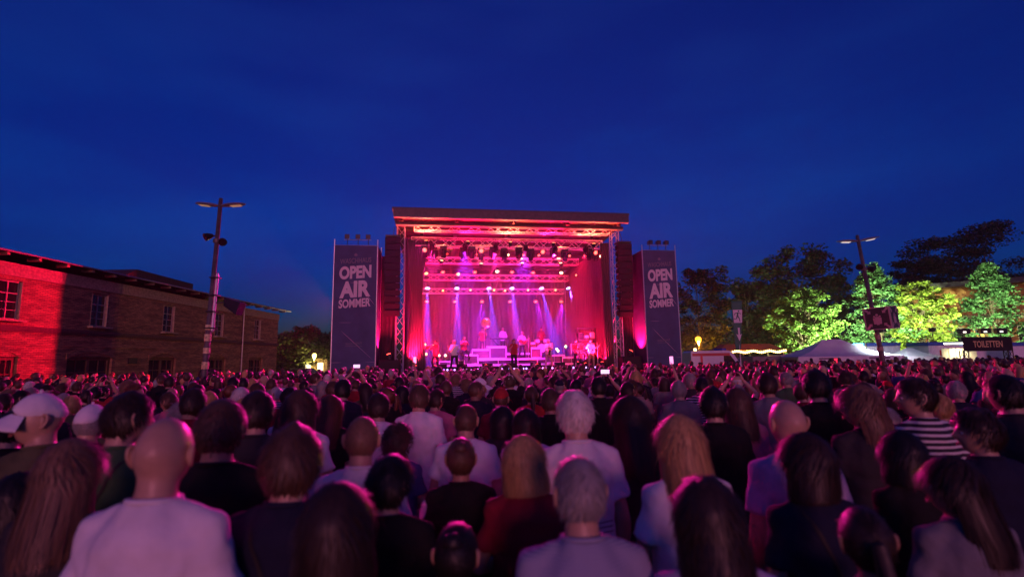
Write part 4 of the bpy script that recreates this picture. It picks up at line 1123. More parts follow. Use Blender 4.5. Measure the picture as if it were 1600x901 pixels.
# ================================================================== trees
def leaf_mat(name, col, var=.45, trans=.35): return mat(name, col, .55, var=var, scale=1.2, island=True, trans=trans, spec=.25)
m_leaf_a = leaf_mat('leaves_fresh_green', (.075, .14, .028))
m_leaf_b = leaf_mat('leaves_yellow_green', (.11, .15, .02))
m_leaf_c = leaf_mat('leaves_blue_green', (.045, .11, .04))
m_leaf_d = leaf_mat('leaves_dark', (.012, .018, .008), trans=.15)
def tree(base, H, rad, shape, m_leaf, label, n=5200, leaf=.17, trunk_h=.22, seed=0, group='trees', clumps=70, squash=1.0):
    rs = np.random.default_rng(seed); r_ = empty('tree', Vector(base))
    tag(r_, label, 'tree', group)
    tb = MB(); th = H * trunk_h
    lean = rs.normal(0, .03, 2)
    spine = [Vector((lean[0] * z * H * .3, lean[1] * z * H * .3, z * H * .9)) for z in (0, .1, .25, .45, .7, 1)]
    r0 = max(.07, H * .014)
    tb.path(spine, [r0 * 1.3, r0, r0 * .85, r0 * .6, r0 * .35, .02], 9, round_ends=False)
    C = []
    for i in range(clumps):
        u = rs.uniform(0, 1) ** .85 if shape != 'pine' else (i + .5) / clumps
        if shape == 'cone': wr = (1 - u) ** .75 * (.35 + .65 * min(1, u * 5 + .3))
        elif shape == 'round': wr = math.sqrt(max(.02, 1 - (2 * u - 1) ** 2)) 
        elif shape == 'pine': wr = (.35 + .65 * abs(math.sin(u * 9 + seed))) * (1 - .4 * u)
        else: wr = .55 + .45 * math.sin(u * 2.8)
        a = rs.uniform(0, 2 * math.pi); rr_ = rad * wr * rs.uniform(.30, 1.18)
        C.append((rr_ * math.cos(a), rr_ * math.sin(a) * squash, th + (H - th) * u * .97, wr))
    for i in range(0, clumps, 2):                          # limbs out to the clumps
        x, y_, z, w_ = C[i]; k = max(.12, min(.86, (z / H) * .75))
        p0_ = Vector((lean[0] * k * H * .3, lean[1] * k * H * .3, k * H * .9)); p1_ = Vector((x, y_, z)); md_ = p0_.lerp(p1_, .5) + Vector((0, 0, .08 * H * rs.uniform(-.3, .8)))
        tb.path([p0_, md_, p1_], [r0 * .34 * (1.2 - k), r0 * .22 * (1.2 - k), .012], 5, round_ends=False)
    tb.build('trunk', m_bark, r_)
    C = np.array(C); idx = rs.integers(0, clumps, n)
    cr_ = rad * (rs.uniform(.16, .34, clumps) * (1 if clumps < 140 else .72) if shape != 'pine' else rs.uniform(.22, .40, clumps))[idx]
    off = rs.normal(size=(n, 3)); off /= np.linalg.norm(off, axis=1, keepdims=True); off *= (rs.uniform(0, 1, n) ** .45 * cr_)[:, None] * np.array([1, 1, .62 if shape != 'pine' else .36])
    P = C[idx, :3] + off
    keep = P[:, 2] > th * .6; P = P[keep]; n = len(P)
    t1 = rs.normal(size=(n, 3)); t1[:, 2] *= .5; t1 /= np.linalg.norm(t1, axis=1, keepdims=True)
    t2 = np.cross(t1, rs.normal(size=(n, 3))); t2 /= np.linalg.norm(t2, axis=1, keepdims=True)
    sz = leaf * rs.uniform(.55, 1.25, n)[:, None]
    V = np.concatenate([P - t1 * sz, P - t2 * sz * .5, P + t1 * sz, P + t2 * sz * .5]); ix = np.arange(n)
    me = np_mesh('crown', V, np.stack([ix, ix + n, ix + 2 * n, ix + 3 * n], 1), False)
    obj('crown', me, m_leaf, r_)
    return r_
def gp(px, Y):
    p = at(px, 560, Y); p.z = 0; return p
def zt(px, py, Y): return at(px, py, Y).z
# floodlit young trees behind the tents
LT = [(1258, 450, 50, 3.1, 'round', m_leaf_a, 'floodlit young tree right of the dark wood, left of the sign cube', 1),
      (1380, 410, 51.5, 3.8, 'cone', m_leaf_c, 'tall floodlit tree behind the sign-carrying street lamp', 2),
      (1446, 438, 50, 2.9, 'round', m_leaf_b, 'bright yellow-green floodlit tree between sign cube and toilet gate', 3),
      (1562, 410, 50, 3.6, 'cone', m_leaf_c, 'floodlit tree rising behind the toilet gate', 4)]
for px, py, Y, rad, shp, ml, lab, sd in LT:
    tree(gp(px, Y), zt(px, py, Y), rad, shp, ml, lab, 9000, .17, .20, sd, 'floodlit trees', 150)
# dark background trees
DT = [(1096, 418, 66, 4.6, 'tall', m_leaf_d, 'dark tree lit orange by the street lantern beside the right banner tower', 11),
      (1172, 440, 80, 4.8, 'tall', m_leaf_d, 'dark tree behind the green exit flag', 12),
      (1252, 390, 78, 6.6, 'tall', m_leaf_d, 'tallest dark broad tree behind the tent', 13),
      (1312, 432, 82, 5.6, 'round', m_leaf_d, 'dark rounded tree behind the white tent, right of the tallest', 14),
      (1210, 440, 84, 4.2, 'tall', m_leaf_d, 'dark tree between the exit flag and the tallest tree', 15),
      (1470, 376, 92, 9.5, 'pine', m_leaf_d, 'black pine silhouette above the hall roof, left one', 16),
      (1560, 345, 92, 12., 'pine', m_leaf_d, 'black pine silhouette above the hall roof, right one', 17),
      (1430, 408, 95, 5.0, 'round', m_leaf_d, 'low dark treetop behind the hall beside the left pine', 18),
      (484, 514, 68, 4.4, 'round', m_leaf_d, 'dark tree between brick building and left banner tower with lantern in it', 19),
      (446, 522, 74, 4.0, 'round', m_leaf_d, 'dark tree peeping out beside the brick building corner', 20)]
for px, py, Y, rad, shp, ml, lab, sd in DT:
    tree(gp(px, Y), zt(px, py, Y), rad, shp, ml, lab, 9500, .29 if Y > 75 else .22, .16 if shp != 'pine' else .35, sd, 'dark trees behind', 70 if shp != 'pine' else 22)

# ================================================================== hall on the right
m_orange = mat('ochre_render', (.34, .17, .06), .8, var=.15, scale=3, bump=.15)
m_hallroof = mat('dark_metal_roof', (.05, .05, .055), .4, .3, var=.2)
hall = empty('hall_building', (0, 0, 0)); tag(hall, 'low ochre hall with a dark overhanging flat roof behind the floodlit trees', 'building')
a0, b0 = at(1418, 560, 62), at(1680, 560, 54); a0.z = b0.z = 0
hz1 = zt(1470, 452, 60)
dv = (b0 - a0).normalized(); nv_ = Vector((-dv.y, dv.x, 0))
def hb(c, d_, z0_, z1_, name, m_, par=None, u0=0., u1=1., off=0.):
    p, q_ = a0.lerp(b0, u0) - nv_ * off, a0.lerp(b0, u1) - nv_ * off; w = MB()
    e = nv_ * d_
    w.add([p + Vector((0, 0, z0_)), q_ + Vector((0, 0, z0_)), q_ + e + Vector((0, 0, z0_)), p + e + Vector((0, 0, z0_)), p + Vector((0, 0, z1_)), q_ + Vector((0, 0, z1_)), q_ + e + Vector((0, 0, z1_)), p + e + Vector((0, 0, z1_))],
          [(3, 2, 1, 0), (4, 5, 6, 7), (0, 1, 5, 4), (1, 2, 6, 5), (2, 3, 7, 6), (3, 0, 4, 7)])
    return w.build(name, m_, par or hall)
hb(0, 14, 0, hz1, 'wall', m_orange)
ro = hb(0, 17, hz1, hz1 + .55, 'roof', m_hallroof, None, -.06, 1.05, 1.8)
hb(0, .2, hz1 * .60, hz1 * .66, 'ledge', m_trim, None, -.001, 1., .21)
for i in range(7):
    u = .06 + i * .13
    wo = hb(0, .08, hz1 * .22, hz1 * .52, 'window', m_frame, None, u, u + .07, .09)
    hb(0, .04, hz1 * .24, hz1 * .50, 'pane', glow('lit_window', (1.0, .6, .15), .35) if i == 3 else m_glass, wo, u + .005, u + .065, .11)

# ================================================================== toilet containers
m_cont = mat('white_container_sheet', (.66, .69, .72), .5, var=.06)
m_bluep = mat('blue_paint', (.03, .10, .40), .5, var=.1)
def container(px0, px1, Y, ztop, label, h_red=True):
    A, B = at(px0, 555, Y), at(px1, 555, Y); A.z = B.z = 0
    w = (B - A).length; r_ = empty('toilet_container', Matrix.Translation((A + B) / 2)); tag(r_, label, 'container', 'white toilet containers')
    c = MB(); rings = []; nn_ = int(w / .18)
    for i in range(nn_ * 2 + 1):                          # corrugated front sheet
        x = -w / 2 + w * i / (nn_ * 2); y_ = -.04 if i % 2 else 0.
        rings.append([(x, y_, .15), (x, 2.3, .15), (x, 2.3, ztop - .3), (x, y_, ztop - .3)])
    c.loft(rings); c.build('wall', m_cont, r_)
    t_ = MB(); t_.box((0, 1.13, ztop - .14), (w + .06, 2.4, .28)); t_.build('top_rail', m_bluep, r_)
    t_ = MB(); t_.box((0, 1.13, .075), (w + .04, 2.38, .15)); t_.build('bottom_rail', m_bluep, r_)
    d_ = MB(); d_.box((w * .18, -.07, 1.2), (.85, .06, 2.0)); d_.build('door', m_cont, r_)
    if h_red: s_ = MB(); s_.box((w * .18 - .9, -.06, 1.9), (.5, .03, .8)); s_.build('red_panel', mat('red_panel', (.5, .02, .03), .5, var=.1), r_)
    return r_
ZC = zt(1470, 534, 43)
container(1356, 1408, 44.5, ZC + .05, 'white toilet container with blue top rail behind the sign pole', False)
container(1452, 1508, 43, ZC, 'white corrugated toilet container left of the toilet gate')
container(1512, 1572, 44, ZC - .1, 'white toilet container seen through the toilet gate', False)
container(1580, 1650, 42, ZC - .15, 'white container with a red sign right of the toilet gate')

# ================================================================== toilet gate
GY = 37.0
gL, gR = gp(1504, GY), gp(1580, GY); gz0, gz1 = zt(1545, 548, GY), zt(1545, 526, GY)
gate = empty('toilet_gate', Matrix.Translation((gL + gR) / 2)); tag(gate, 'truss gate with a black toilet sign board across the top', 'gate')
gw = (gR - gL).length
for s in (-1, 1):
    mb = (MB(), MB()); truss(mb, (s * (gw / 2 - .15), 0, 0), (s * (gw / 2 - .15), 0, gz0 + .05), .34, axis=(0, 1, 0)); c = mb[0].build('truss_leg', m_blackmetal, gate); mb[1].build('bracing', m_blackmetal, c)
bb = MB(); bb.box((0, -.22, (gz0 + gz1) / 2), (gw, .06, gz1 - gz0)); sb_ = bb.build('sign_board', m_black, gate)
bt = MB(); bt.box((0, .0, gz1 - .2), (gw, .3, .3)); bt.build('top_truss', m_blackmetal, gate)
me = text_mesh('TOILETTEN', .62, .012); co = np.empty(len(me.vertices) * 3); me.vertices.foreach_get('co', co); co = co.reshape(-1, 3)
obj('lettering', me, mat('dull_gold_print', (.55, .42, .18), .6, var=.1), sb_, Matrix.Translation((0, -.258, (gz0 + gz1) / 2 - .22)) @ Matrix.Diagonal((gw * .6 / (co[:, 0].max() - co[:, 0].min()), 1, 1, 1)))
# floodlights on the gate; added lamps below light the trees
for i, (x, tg) in enumerate(((-gw * .4, LT[2]), (0.1, LT[3]), (gw * .36, LT[3]))):
    f = empty('floodlight', Matrix.Translation((gL + gR) / 2 + Vector((x, 0, gz1)))); tag(f, f'{nth(i, 3)} black floodlight on top of the toilet gate', 'floodlight', 'floodlights on the gate')
    q = MB(); q.tube((0, 0, -.05), (0, 0, .25), .03, 6); q.build('stem', m_blackmetal, f)
    q = MB(); q.bevel_box((0, 0, .42), (.75, .35, .38), .05); hd_ = q.build('housing', m_blackmetal, f)
    q = MB(); q.box((0, .19, .42), (.6, .02, .26)); q.build('glass', glow('flood_glass', (.95, 1.0, .8), 3), hd_)
    q = MB(); q.box((-.1, -.19, .36), (.22, .02, .10)); q.build('control_lamp', glow('flood_spill', (1, .95, .8), 2.0), hd_)
# added floodlights on the ground and container roofs to light the trees
C_FL = (.80, 1.0, .50)
def added_flood(p, tgt, watts, label, ang=120):
    f = empty('floodlight', Matrix.Translation(p)); tag(f, label, 'floodlight', 'added floodlights aimed at the trees')
    q = MB(); q.box((0, 0, .04), (.4, .3, .08)); q.tube((0, 0, .05), (0, 0, .9), .03, 6); q.build('stand', m_blackmetal, f)
    M_ = aim((0, 0, 1.05), Vector(tgt) - Vector(p)); h = MB(); h.box((0, 0, .05), (.5, .34, .12)); hd_ = h.build('housing', m_blackmetal, f, M_)
    q = MB(); q.box((0, 0, -.02), (.44, .28, .015)); q.build('glass', glow('flood_glass', (.95, 1.0, .8), 3), hd_)
    lamp('bulb', 'SPOT', C_FL, watts, hd_, Matrix.Translation((0, 0, -.05)), .12, ang, .5)
for i, (px, py, Y, rad, *_r) in enumerate(LT):
    b_ = gp(px, Y)
    fp_ = b_ + Vector(((1.6, 1.2, 0, 0)[i], -rad - 2.6, 0))
    if i == 1: fp_ = gp(1384, 44.8); fp_.z = ZC + .05
    if i == 2: fp_ = gp(1462, 43.4); fp_.z = ZC
    if i == 3: fp_ = gp(1536, 44.4); fp_.z = ZC - .1
    added_flood(fp_, b_ + Vector((0, 0, (4.5, 6.0, 5.5, 7.5)[i])), W_TREE * (.9, .7, .34, .42)[i], ('added floodlight under the left floodlit tree behind the white tent', 'added floodlight on the container roof before the tall tree', 'added floodlight on the container roof before the yellow-green tree', 'added floodlight on the container roof behind the toilet gate')[i])
# yard light at the toilets: lit doorway panels behind the gate
yd = empty('lit_entrance', Matrix.Translation((gL + gR) / 2 + Vector((0, 2.4, 0)))); tag(yd, 'brightly lit pale yellow entrance panels behind the toilet gate', 'entrance')
for i in range(5):
    q = MB(); q.box((-gw * .27 + i * gw * .155, 0, 1.25), (gw * .14, .06, 2.3)); q.build('panel', mat('cream_panel', (.75, .68, .45), .6, var=.08), yd)
q = MB(); q.box((0, -.5, 2.75), (gw * .75, .12, .1)); tl = q.build('tube_lamp', glow('tube_light', (1.0, .93, .75), 9), yd)
lamp('bulb', 'SPOT', (1, .9, .65), W_YARD * .5, tl, Matrix.Translation((0, -.55, 2.68)), .2, 150, .6)
lamp('bulb', 'SPOT', (.8, .9, 1.0), W_YARD * 3, tl, Matrix.Translation((-6.0, -.9, 3.6)) @ Matrix.Rotation(R(25), 4, 'X'), .2, 140, .6)  # bare lamp added without a fixture to brighten the containers

# ================================================================== white party tents
m_tent = mat('white_tent_fabric', (.78, .77, .80), .7, var=.06, scale=2, bump=.25, bscale=3, trans=.25)
def tent(px0, px1, pxp, pye, pyp, Y, dep, label, marks=True, ridge=.18):
    A, B = at(px0, pye, Y), at(px1, pye, Y); ze = A.z * .5 + B.z * .5; zp = at(pxp, pyp, Y + dep / 2).z
    w = B.x - A.x; r_ = empty('party_tent', Matrix.Translation(((A.x + B.x) / 2, Y, 0))); tag(r_, label, 'tent', 'white party tents')
    # hipped roof with a slight hollow curve
    V, Fs = [], []; n_ = 8; ring_prev = None; c = MB(); rings = []
    for j in range(n_ + 1):
        u = j / n_; k = 1 - u * (1 - ridge); kd = 1 - u * .97; sag = -.30 * math.sin(math.pi * u) * (zp - ze) * .6
        z = ze + (zp - ze) * u + sag
        ring = []
        for s in range(24):
            a = 2 * math.pi * s / 24; ca, sa = math.cos(a), math.sin(a); m_ = max(abs(ca), abs(sa))
            ring.append((w / 2 * k * ca / m_, dep / 2 + dep / 2 * kd * sa / m_, z))
        rings.append(ring)
    c.loft(rings, cap=False); c.build('roof', m_tent, r_, smooth=False)
    q = MB(); q.box((0, -.012, ze - .16), (w, .015, .32)); va = q.build('valance', m_tent, r_)
    for x in (-w / 2 + .04, w / 2 - .04):
        for y_ in (.04, dep - .04):
            q = MB(); q.tube((x, y_, 0), (x, y_, ze), .035, 8); q.build('pole', m_alu, r_)
    for x, ww in ((-w / 4, w / 2 - .15), (w / 4, w / 2 - .15)):
        q = MB(); q.box((x, dep - .1, ze / 2), (ww, .02, ze - .1)); q.build('rear_wall', m_tent, r_)
        q = MB(); q.box((x, .06, ze / 2 - .15), (ww, .02, ze - .35)); q.build('front_wall', m_tent, r_)
    if marks:
        mm = mat('grey_print', (.10, .08, .12), .7, var=.2)
        for x, ww in ((-w * .22, w * .17), (w * .27, w * .2)):
            q = MB(); q.box((x, -.026, ze - .15), (ww, .008, .10)); q.build('printed_mark', mm, va)
    return r_
m_tentmark = mat('grey_print', (.10, .08, .12), .7, var=.2)
tent(1247, 1412, 1308, 556, 530, 37.5, 4.2, 'long white party tent in front of the floodlit trees')
tent(1418, 1472, 1440, 556, 543, 40.2, 3.0, 'smaller white tent right of the sign-carrying street lamp', False)
# counter lamps inside the first tent glow red through the front
tl_ = empty('red_sign_lamp', at(1308, 564, 37.2)); tag(tl_, 'small red illuminated sign on the white tent front', 'sign')
q = MB(); q.box((0, 0, 0), (.55, .08, .45)); q.build('housing', m_blackmetal, tl_)
q = MB(); q.box((0, -.05, 0), (.48, .02, .38)); q.build('face', glow('red_sign', (1.0, .02, .06), 2.2), tl_)

# ================================================================== food trailers and festoon tent
fs = empty('festoon_bar', Matrix.Translation(gp(1165, 46))); tag(fs, 'bar under a canopy edged with warm festoon lights', 'bar')
q = MB(); bw = 5.6; zb = zt(1165, 547, 46)
q.loft([[(-bw / 2, -1.5, zb), (bw / 2, -1.5, zb), (bw / 2, 1.5, zb), (-bw / 2, 1.5, zb)], [(-bw * .35, -.6, zb + .55), (bw * .35, -.6, zb + .55), (bw * .35, .6, zb + .55), (-bw * .35, .6, zb + .55)]]); q.build('canopy', mat('orange_canopy', (.45, .2, .06), .7, var=.1, trans=.3), fs)
for x in (-bw / 2 + .1, bw / 2 - .1):
    for y_ in (-1.4, 1.4): q = MB(); q.tube((x, y_, 0), (x, y_, zb), .04, 8); q.build('pole', m_wood, fs)
q = MB(); q.box((0, -1.2, .55), (bw - .6, .5, 1.1)); q.build('counter', m_wood, fs)
for i in range(33):
    x = -bw / 2 + bw * i / 32; sag = .12 * math.sin(i * math.pi / 8) ** 2
    q = MB(); q.path([(x, -1.56, zb - .02 - sag), (x, -1.56, zb - .13 - sag)], [.05, .062], 7); q.build('festoon_bulb', glow('festoon', (1.0, .62, .18), 10), fs)
lamp('bulb', 'POINT', (1.0, .55, .16), 260, fs, Matrix.Translation((0, -.4, zb - .35)), .2)

def trailer(px0, px1, Y, py, label, col, dark=True):
    A, B = gp(px0, Y), gp(px1, Y); h = zt((px0 + px1) / 2, py, Y); w = (B - A).length
    r_ = empty('food_trailer', Matrix.Translation((A + B) / 2)); tag(r_, label, 'trailer', 'food trailers')
    q = MB(); q.bevel_box((0, 1.1, h / 2 + .25), (w, 2.2, h - .5), .06); q.build('body', col, r_)
    q = MB(); q.box((w * .02, -.03, h * .66), (w * .72, .05, h * .30)); wn_ = q.build('serving_hatch', m_glass, r_)
    q = MB(); q.box((w * .02, -.2, h * .49), (w * .76, .35, .05)); q.build('shelf', m_alu, r_)
    for s in (-1, 1):
        q = MB(); q.path([(s * w * .22, .1, .32), (s * w * .22, .32, .32)], [.32, .32], 14, round_ends=False); q.build('wheel', m_blackmetal, r_)
    return r_
trailer(1176, 1222, 40, 556, 'low grey food trailer beside the ambulance van', mat('grey_trailer_paint', (.16, .14, .13), .5, var=.1))
trailer(1222, 1247, 40.5, 554, 'small cream food trailer with dark hatch beside the white tent', mat('cream_trailer_paint', (.7, .62, .42), .5, var=.06))

# ================================================================== ambulance van
m_van = mat('white_van_paint', (.68, .68, .70), .3, var=.04)
m_redst = mat('red_stripe', (.5, .02, .03), .35, var=.06)
vA, vB = gp(1080, 37.5), gp(1172, 37.5); VL = (vB - vA).length; vh = zt(1110, 547.5, 37.5)
van = empty('ambulance_van', Matrix.Translation((vA + vB) / 2)); tag(van, 'white ambulance van with red stripes parked behind the exit flag', 'van')
x0, x1 = -VL / 2, VL / 2
prof_ = [(x0, .45), (x0, vh - .12), (x0 + .15, vh), (x1 - 1.55, vh), (x1 - 1.25, vh - .12), (x1 - .62, 1.35), (x1 - .1, 1.15), (x1, .9), (x1, .45)]
q = MB(); q.prism(prof_, -.0, 2.0); q.build('body', m_van, van)
q = MB(); q.box(((x0 + x1 - 1.35) / 2, -.012, vh - .28), (x1 - x0 - 1.55, .02, .20)); q.build('stripe', m_redst, van)
q = MB(); q.box(((x0 + x1) / 2 - .1, -.013, 1.05), (x1 - x0 - .5, .02, .16)); q.build('stripe', m_redst, van)
q = MB(); q.prism([(x1 - 1.9, 1.35), (x1 - 1.9, vh - .35), (x1 - 1.42, vh - .35), (x1 - .85, 1.35)], -.02, .0); q.build('side_window', m_glass, van)
q = MB(); q.add([(x1 - 1.22, .1, vh - .2), (x1 - 1.22, 1.9, vh - .2), (x1 - .62, 1.9, 1.40), (x1 - .62, .1, 1.40)], [(0, 1, 2, 3)]); q.build('windscreen', m_glass, van, (.03, 0, .03))
q = MB(); q.bevel_box((x1 - 1.75, 1.0, vh + .08), (.35, 1.5, .15), .03); q.build('light_bar', mat('blue_beacon', (.02, .05, .4), .2, var=.05), van)
q = MB(); q.bevel_box((x1 - .22, -.01, 1.02), (.3, .03, .2), .008); q.build('headlight', m_white_pl, van)
for x in (x0 + .9, x1 - .95):
    q = MB(); q.path([(x, -.02, .36), (x, .22, .36)], [.36, .36], 18, round_ends=False); w = q.build('wheel', m_blackmetal, van)
    q = MB(); q.path([(x, -.03, .36), (x, -.02, .36)], [.2, .2], 14, round_ends=False); q.build('rim', m_alu, w)
q = MB(); q.box((x0 + .75, -.02, 1.75), (.16, .03, .8)); q.build('red_panel', mat('red_reflector', (.7, .03, .05), .3, var=.05), van)

# ================================================================== exit flag
FY = 30.0
fb_ = gp(1157, FY); fz1 = zt(1160, 470, FY); fz0 = zt(1157, 546, FY); fw = .64
flag = empty('exit_flag', Matrix.Translation(fb_)); tag(flag, 'tapering green exit flag on a white pole with running man and down arrow', 'flag')
q = MB(); q.tube((0, 0, 0), (0, 0, fz1), .025, 8); q.build('pole', m_white_pl, flag)
q = MB(); q.box((0, 0, .06), (.9, .9, .12)); q.build('base', m_blackmetal, flag)
m_grn = mat('green_flag_cloth', (.04, .17, .10), .7, var=.12, scale=4, bump=.2, bscale=6)
V, Fs = [], []; nj, ni = 14, 6
H_ = fz1 - fz0
for j in range(nj + 1):
    u = j / nj; wl_, wr_ = -.25 - .07 * u, .05 + .30 * u
    for i in range(ni + 1): x = wl_ + (wr_ - wl_) * i / ni; V.append((x, -.03 + .02 * math.sin(5 * u + 3 * i / ni), fz0 + H_ * u))
for j in range(nj):
    for i in range(ni): Fs.append((j * (ni + 1) + i, j * (ni + 1) + i + 1, (j + 1) * (ni + 1) + i + 1, (j + 1) * (ni + 1) + i))
q = MB(); q.add(V, Fs); fo = q.build('cloth', m_grn, flag, smooth=True); md = fo.modifiers.new('thickness', 'SOLIDIFY'); md.thickness = .008
m_wp = mat('white_flag_print', (.66, .66, .64), .7, var=.05)
cx, zc, sq = .0, fz1 - H_ * .30, .245
q = MB(); q.prism([(cx - sq, zc - sq * 1.75), (cx + sq - .02, zc - sq * 1.75), (cx + sq + .04, zc + sq * 1.35), (cx - sq - .02, zc + sq * 1.35)], -.066, -.060); pn = q.build('printed_panel', m_wp, fo)
man = MB(); k_ = sq * 1.25
def pl(*pts): man.prism([(cx + x * k_, zc + z * k_) for x, z in pts], -.075, -.069)
man.prism([(cx + .22 * k_ + .15 * k_ * math.cos(a), zc + .82 * k_ + .15 * k_ * math.sin(a)) for a in [2 * math.pi * i / 12 for i in range(12)]], -.075, -.069)
pl((-.1, .55), (.16, .62), (.12, -.05), (-.22, -.1)); pl((.08, .58), (.14, .44), (.62, .22), (.66, .36)); pl((-.06, .56), (-.1, .42), (-.5, .30), (-.55, .44)); pl((-.55, .44), (-.43, .38), (-.55, .02), (-.68, .06))
pl((-.18, -.06), (.10, -.06), (.36, -.62), (.22, -.70)); pl((.36, -.62), (.22, -.70), (.28, -1.2), (.42, -1.18)); pl((-.22, -.06), (.0, -.10), (-.18, -.62), (-.34, -.58)); pl((-.18, -.62), (-.3, -.72), (-.78, -.72), (-.78, -.58))
man.build('running_man', m_grn, pn)
za = fz0 + H_ * .28; q = MB(); q.prism([(-.05, za + .48), (.07, za + .48), (.05, za + .05), (.16, za + .12), (.0, za - .30), (-.16, za + .12), (-.04, za + .05)][::-1], -.066, -.060); q.build('printed_arrow', m_wp, fo)

# ================================================================== assembly point sign cube on the right lamp
sc0 = at(1378, 497, 23.7); cs = 1.02
cube = empty('assembly_sign_cube', Matrix.Translation(sc0 + Vector((0, -.0, -cs / 2))) @ Matrix.Rotation(R(-4), 4, 'Y') @ Matrix.Rotation(R(38), 4, 'Z'))
tag(cube, 'dark square sign cube with assembly point symbol hung on the street lamp', 'sign')
m_sgn = mat('dark_green_sign_face', (.035, .060, .045), .55, var=.15)
m_sgp = mat('pale_sign_print', (.42, .38, .34), .6, var=.1)
for k_, (ang, dx_) in enumerate(((0, 0), (90, 0), (180, 0), (270, 0))):
    M_ = Matrix.Rotation(R(ang), 4, 'Z')
    q = MB(); q.box((0, -cs / 2, cs / 2), (cs - .06, .02, cs - .06)); f_ = q.build('sign_face', m_sgn, cube, M_)
    q = MB()
    for x in (-1, 1): q.box((x * (cs / 2 - .02), -cs / 2, cs / 2), (.04, .05, cs))
    for z in (.02, cs - .02): q.box((0, -cs / 2, z), (cs - .08, .05, .04))
    q.build('frame', m_sgp, cube, M_)
    a_ = MB()
    for sx in (-1, 1):
        for sz in (-1, 1):
            o_ = Vector((sx * .33, 0, cs / 2 + sz * .33)); tx, tz = -sx * .10, -sz * .10
            a_.prism([(o_.x + tx, o_.z + tz), (o_.x + tx, o_.z + tz * -.4), (o_.x + tx * -.4, o_.z + tz)], -cs / 2 - .018, -cs / 2 - .012)
            a_.prism([(o_.x + tx * .5 + .03, o_.z + tz * .5 - .03 * sx * sz), (o_.x + tx * .5 - .03, o_.z + tz * .5 + .03 * sx * sz), (o_.x - tx * 1.1 - .03, o_.z - tz * 1.1 + .03 * sx * sz), (o_.x - tx * 1.1 + .03, o_.z - tz * 1.1 - .03 * sx * sz)], -cs / 2 - .018, -cs / 2 - .012)
    for x, z, k2 in ((-.11, .44, .85), (.11, .44, .85), (0, .46, 1.1)):
        a_.prism([(x + .05 * k2 * math.cos(a), z + .19 * k2 + .05 * k2 * math.sin(a)) for a in [2 * math.pi * i / 10 for i in range(10)]], -cs / 2 - .020, -cs / 2 - .014)
        a_.prism([(x - .07 * k2, z + .12 * k2), (x + .07 * k2, z + .12 * k2), (x + .05 * k2, z - .22 * k2), (x - .05 * k2, z - .22 * k2)], -cs / 2 - .020, -cs / 2 - .014)
    a_.build('assembly_symbol', m_sgp, f_, None)

# ================================================================== small park lanterns
def lantern(p, h, gl, label, rad=.2, col=None, watts=0):
    r_ = empty('park_lantern', Matrix.Translation(p)); tag(r_, label, 'lantern', 'glowing park lanterns')
    q = MB(); q.path([(0, 0, 0), (0, 0, h - .25)], [.06, .045], 8, round_ends=False); q.build('post', m_dark_steel, r_)
    q = MB(); D = sph_dirs(14, 10); q.add(D * rad + np.array([0, 0, h]), sph_faces(14, 10)); q.build('globe', gl, r_, smooth=True)
    if watts: lamp('bulb', 'POINT', col, watts, r_, Matrix.Translation((0, -.08, h - rad - .12)), .06)
    q = MB(); q.path([(0, 0, h + rad * .95), (0, 0, h + rad * 1.25)], [rad * .7, rad * .2], 10, round_ends=False); q.build('lid', m_dark_steel, r_)
g_sod = glow('sodium_globe', (1.0, .36, .02), 5)
pl_ = gp(1093, 60.3); lantern(pl_, zt(1093, 530, 60.3), g_sod, 'glowing orange lantern beside the right banner tower', .34, (1.0, .38, .03), 8000)
pl_ = gp(1087, 62); lantern(pl_, zt(1087, 546, 62), glow('small_globe', (1, .6, .2), 8), 'small lantern low behind the right banner tower', .18)
pl_ = gp(491, 63); lantern(pl_, zt(491, 555, 63), glow('yellow_globe', (1.0, .70, .18), 6), 'yellow lantern glowing in the tree left of the banner tower', .26, (1.0, .72, .16), 2600)

# ================================================================== parked cars beside the brick building
def car(p, L, col, label, rz):
    r_ = empty('parked_car', Matrix.Translation(p) @ Matrix.Rotation(rz, 4, 'Z')); tag(r_, label, 'car', 'cars parked under the trees')
    h = 1.5; w = 1.75
    pr = [(-L / 2, .35), (-L / 2, .85), (-L * .46, 1.0), (-L * .36, h - .06), (-L * .28, h), (L * .06, h), (L * .22, 1.0), (L * .45, .86), (L / 2, .65), (L / 2, .35)]
    q = MB(); q.prism(pr, -w / 2, w / 2); q.build('body', col, r_)
    for s in (-1, 1):
        q = MB(); q.prism([(-L * .37, 1.02), (-L * .31, h - .1), (L * .04, h - .1), (L * .17, 1.02)], s * (w / 2 + .002), s * (w / 2 + .012)); q.build('side_window', m_glass, r_)
        for x in (-L * .32, L * .32):
            q = MB(); q.path([(x, s * (w / 2 - .16), .32), (x, s * (w / 2 + .02), .32)], [.32, .32], 16, round_ends=False); wh = q.build('wheel', m_blackmetal, r_)
            q = MB(); q.path([(x, s * (w / 2 + .015), .32), (x, s * (w / 2 + .03), .32)], [.18, .18], 12, round_ends=False); q.build('rim', m_alu, wh)
        q = MB(); q.box((L / 2 - .02, s * .6, .72), (.06, .3, .14)); q.build('headlight', m_white_pl, r_)
car(gp(452, 58), 4.4, mat('dark_car_paint', (.02, .02, .025), .2, var=.05), 'dark parked car beside the brick building corner', R(8))
car(gp(482, 57), 4.4, mat('grey_car_paint', (.10, .10, .11), .25, .3, var=.05), 'grey parked car under the lantern-lit tree', R(4))
ks = empty('lit_kiosk', Matrix.Translation(gp(492, 66))); tag(ks, 'small kiosk with two lit windows under the lantern-lit tree', 'kiosk')
q = MB(); q.box((0, 1, 1.3), (3.2, 2, 2.6)); q.build('wall', m_trim, ks)
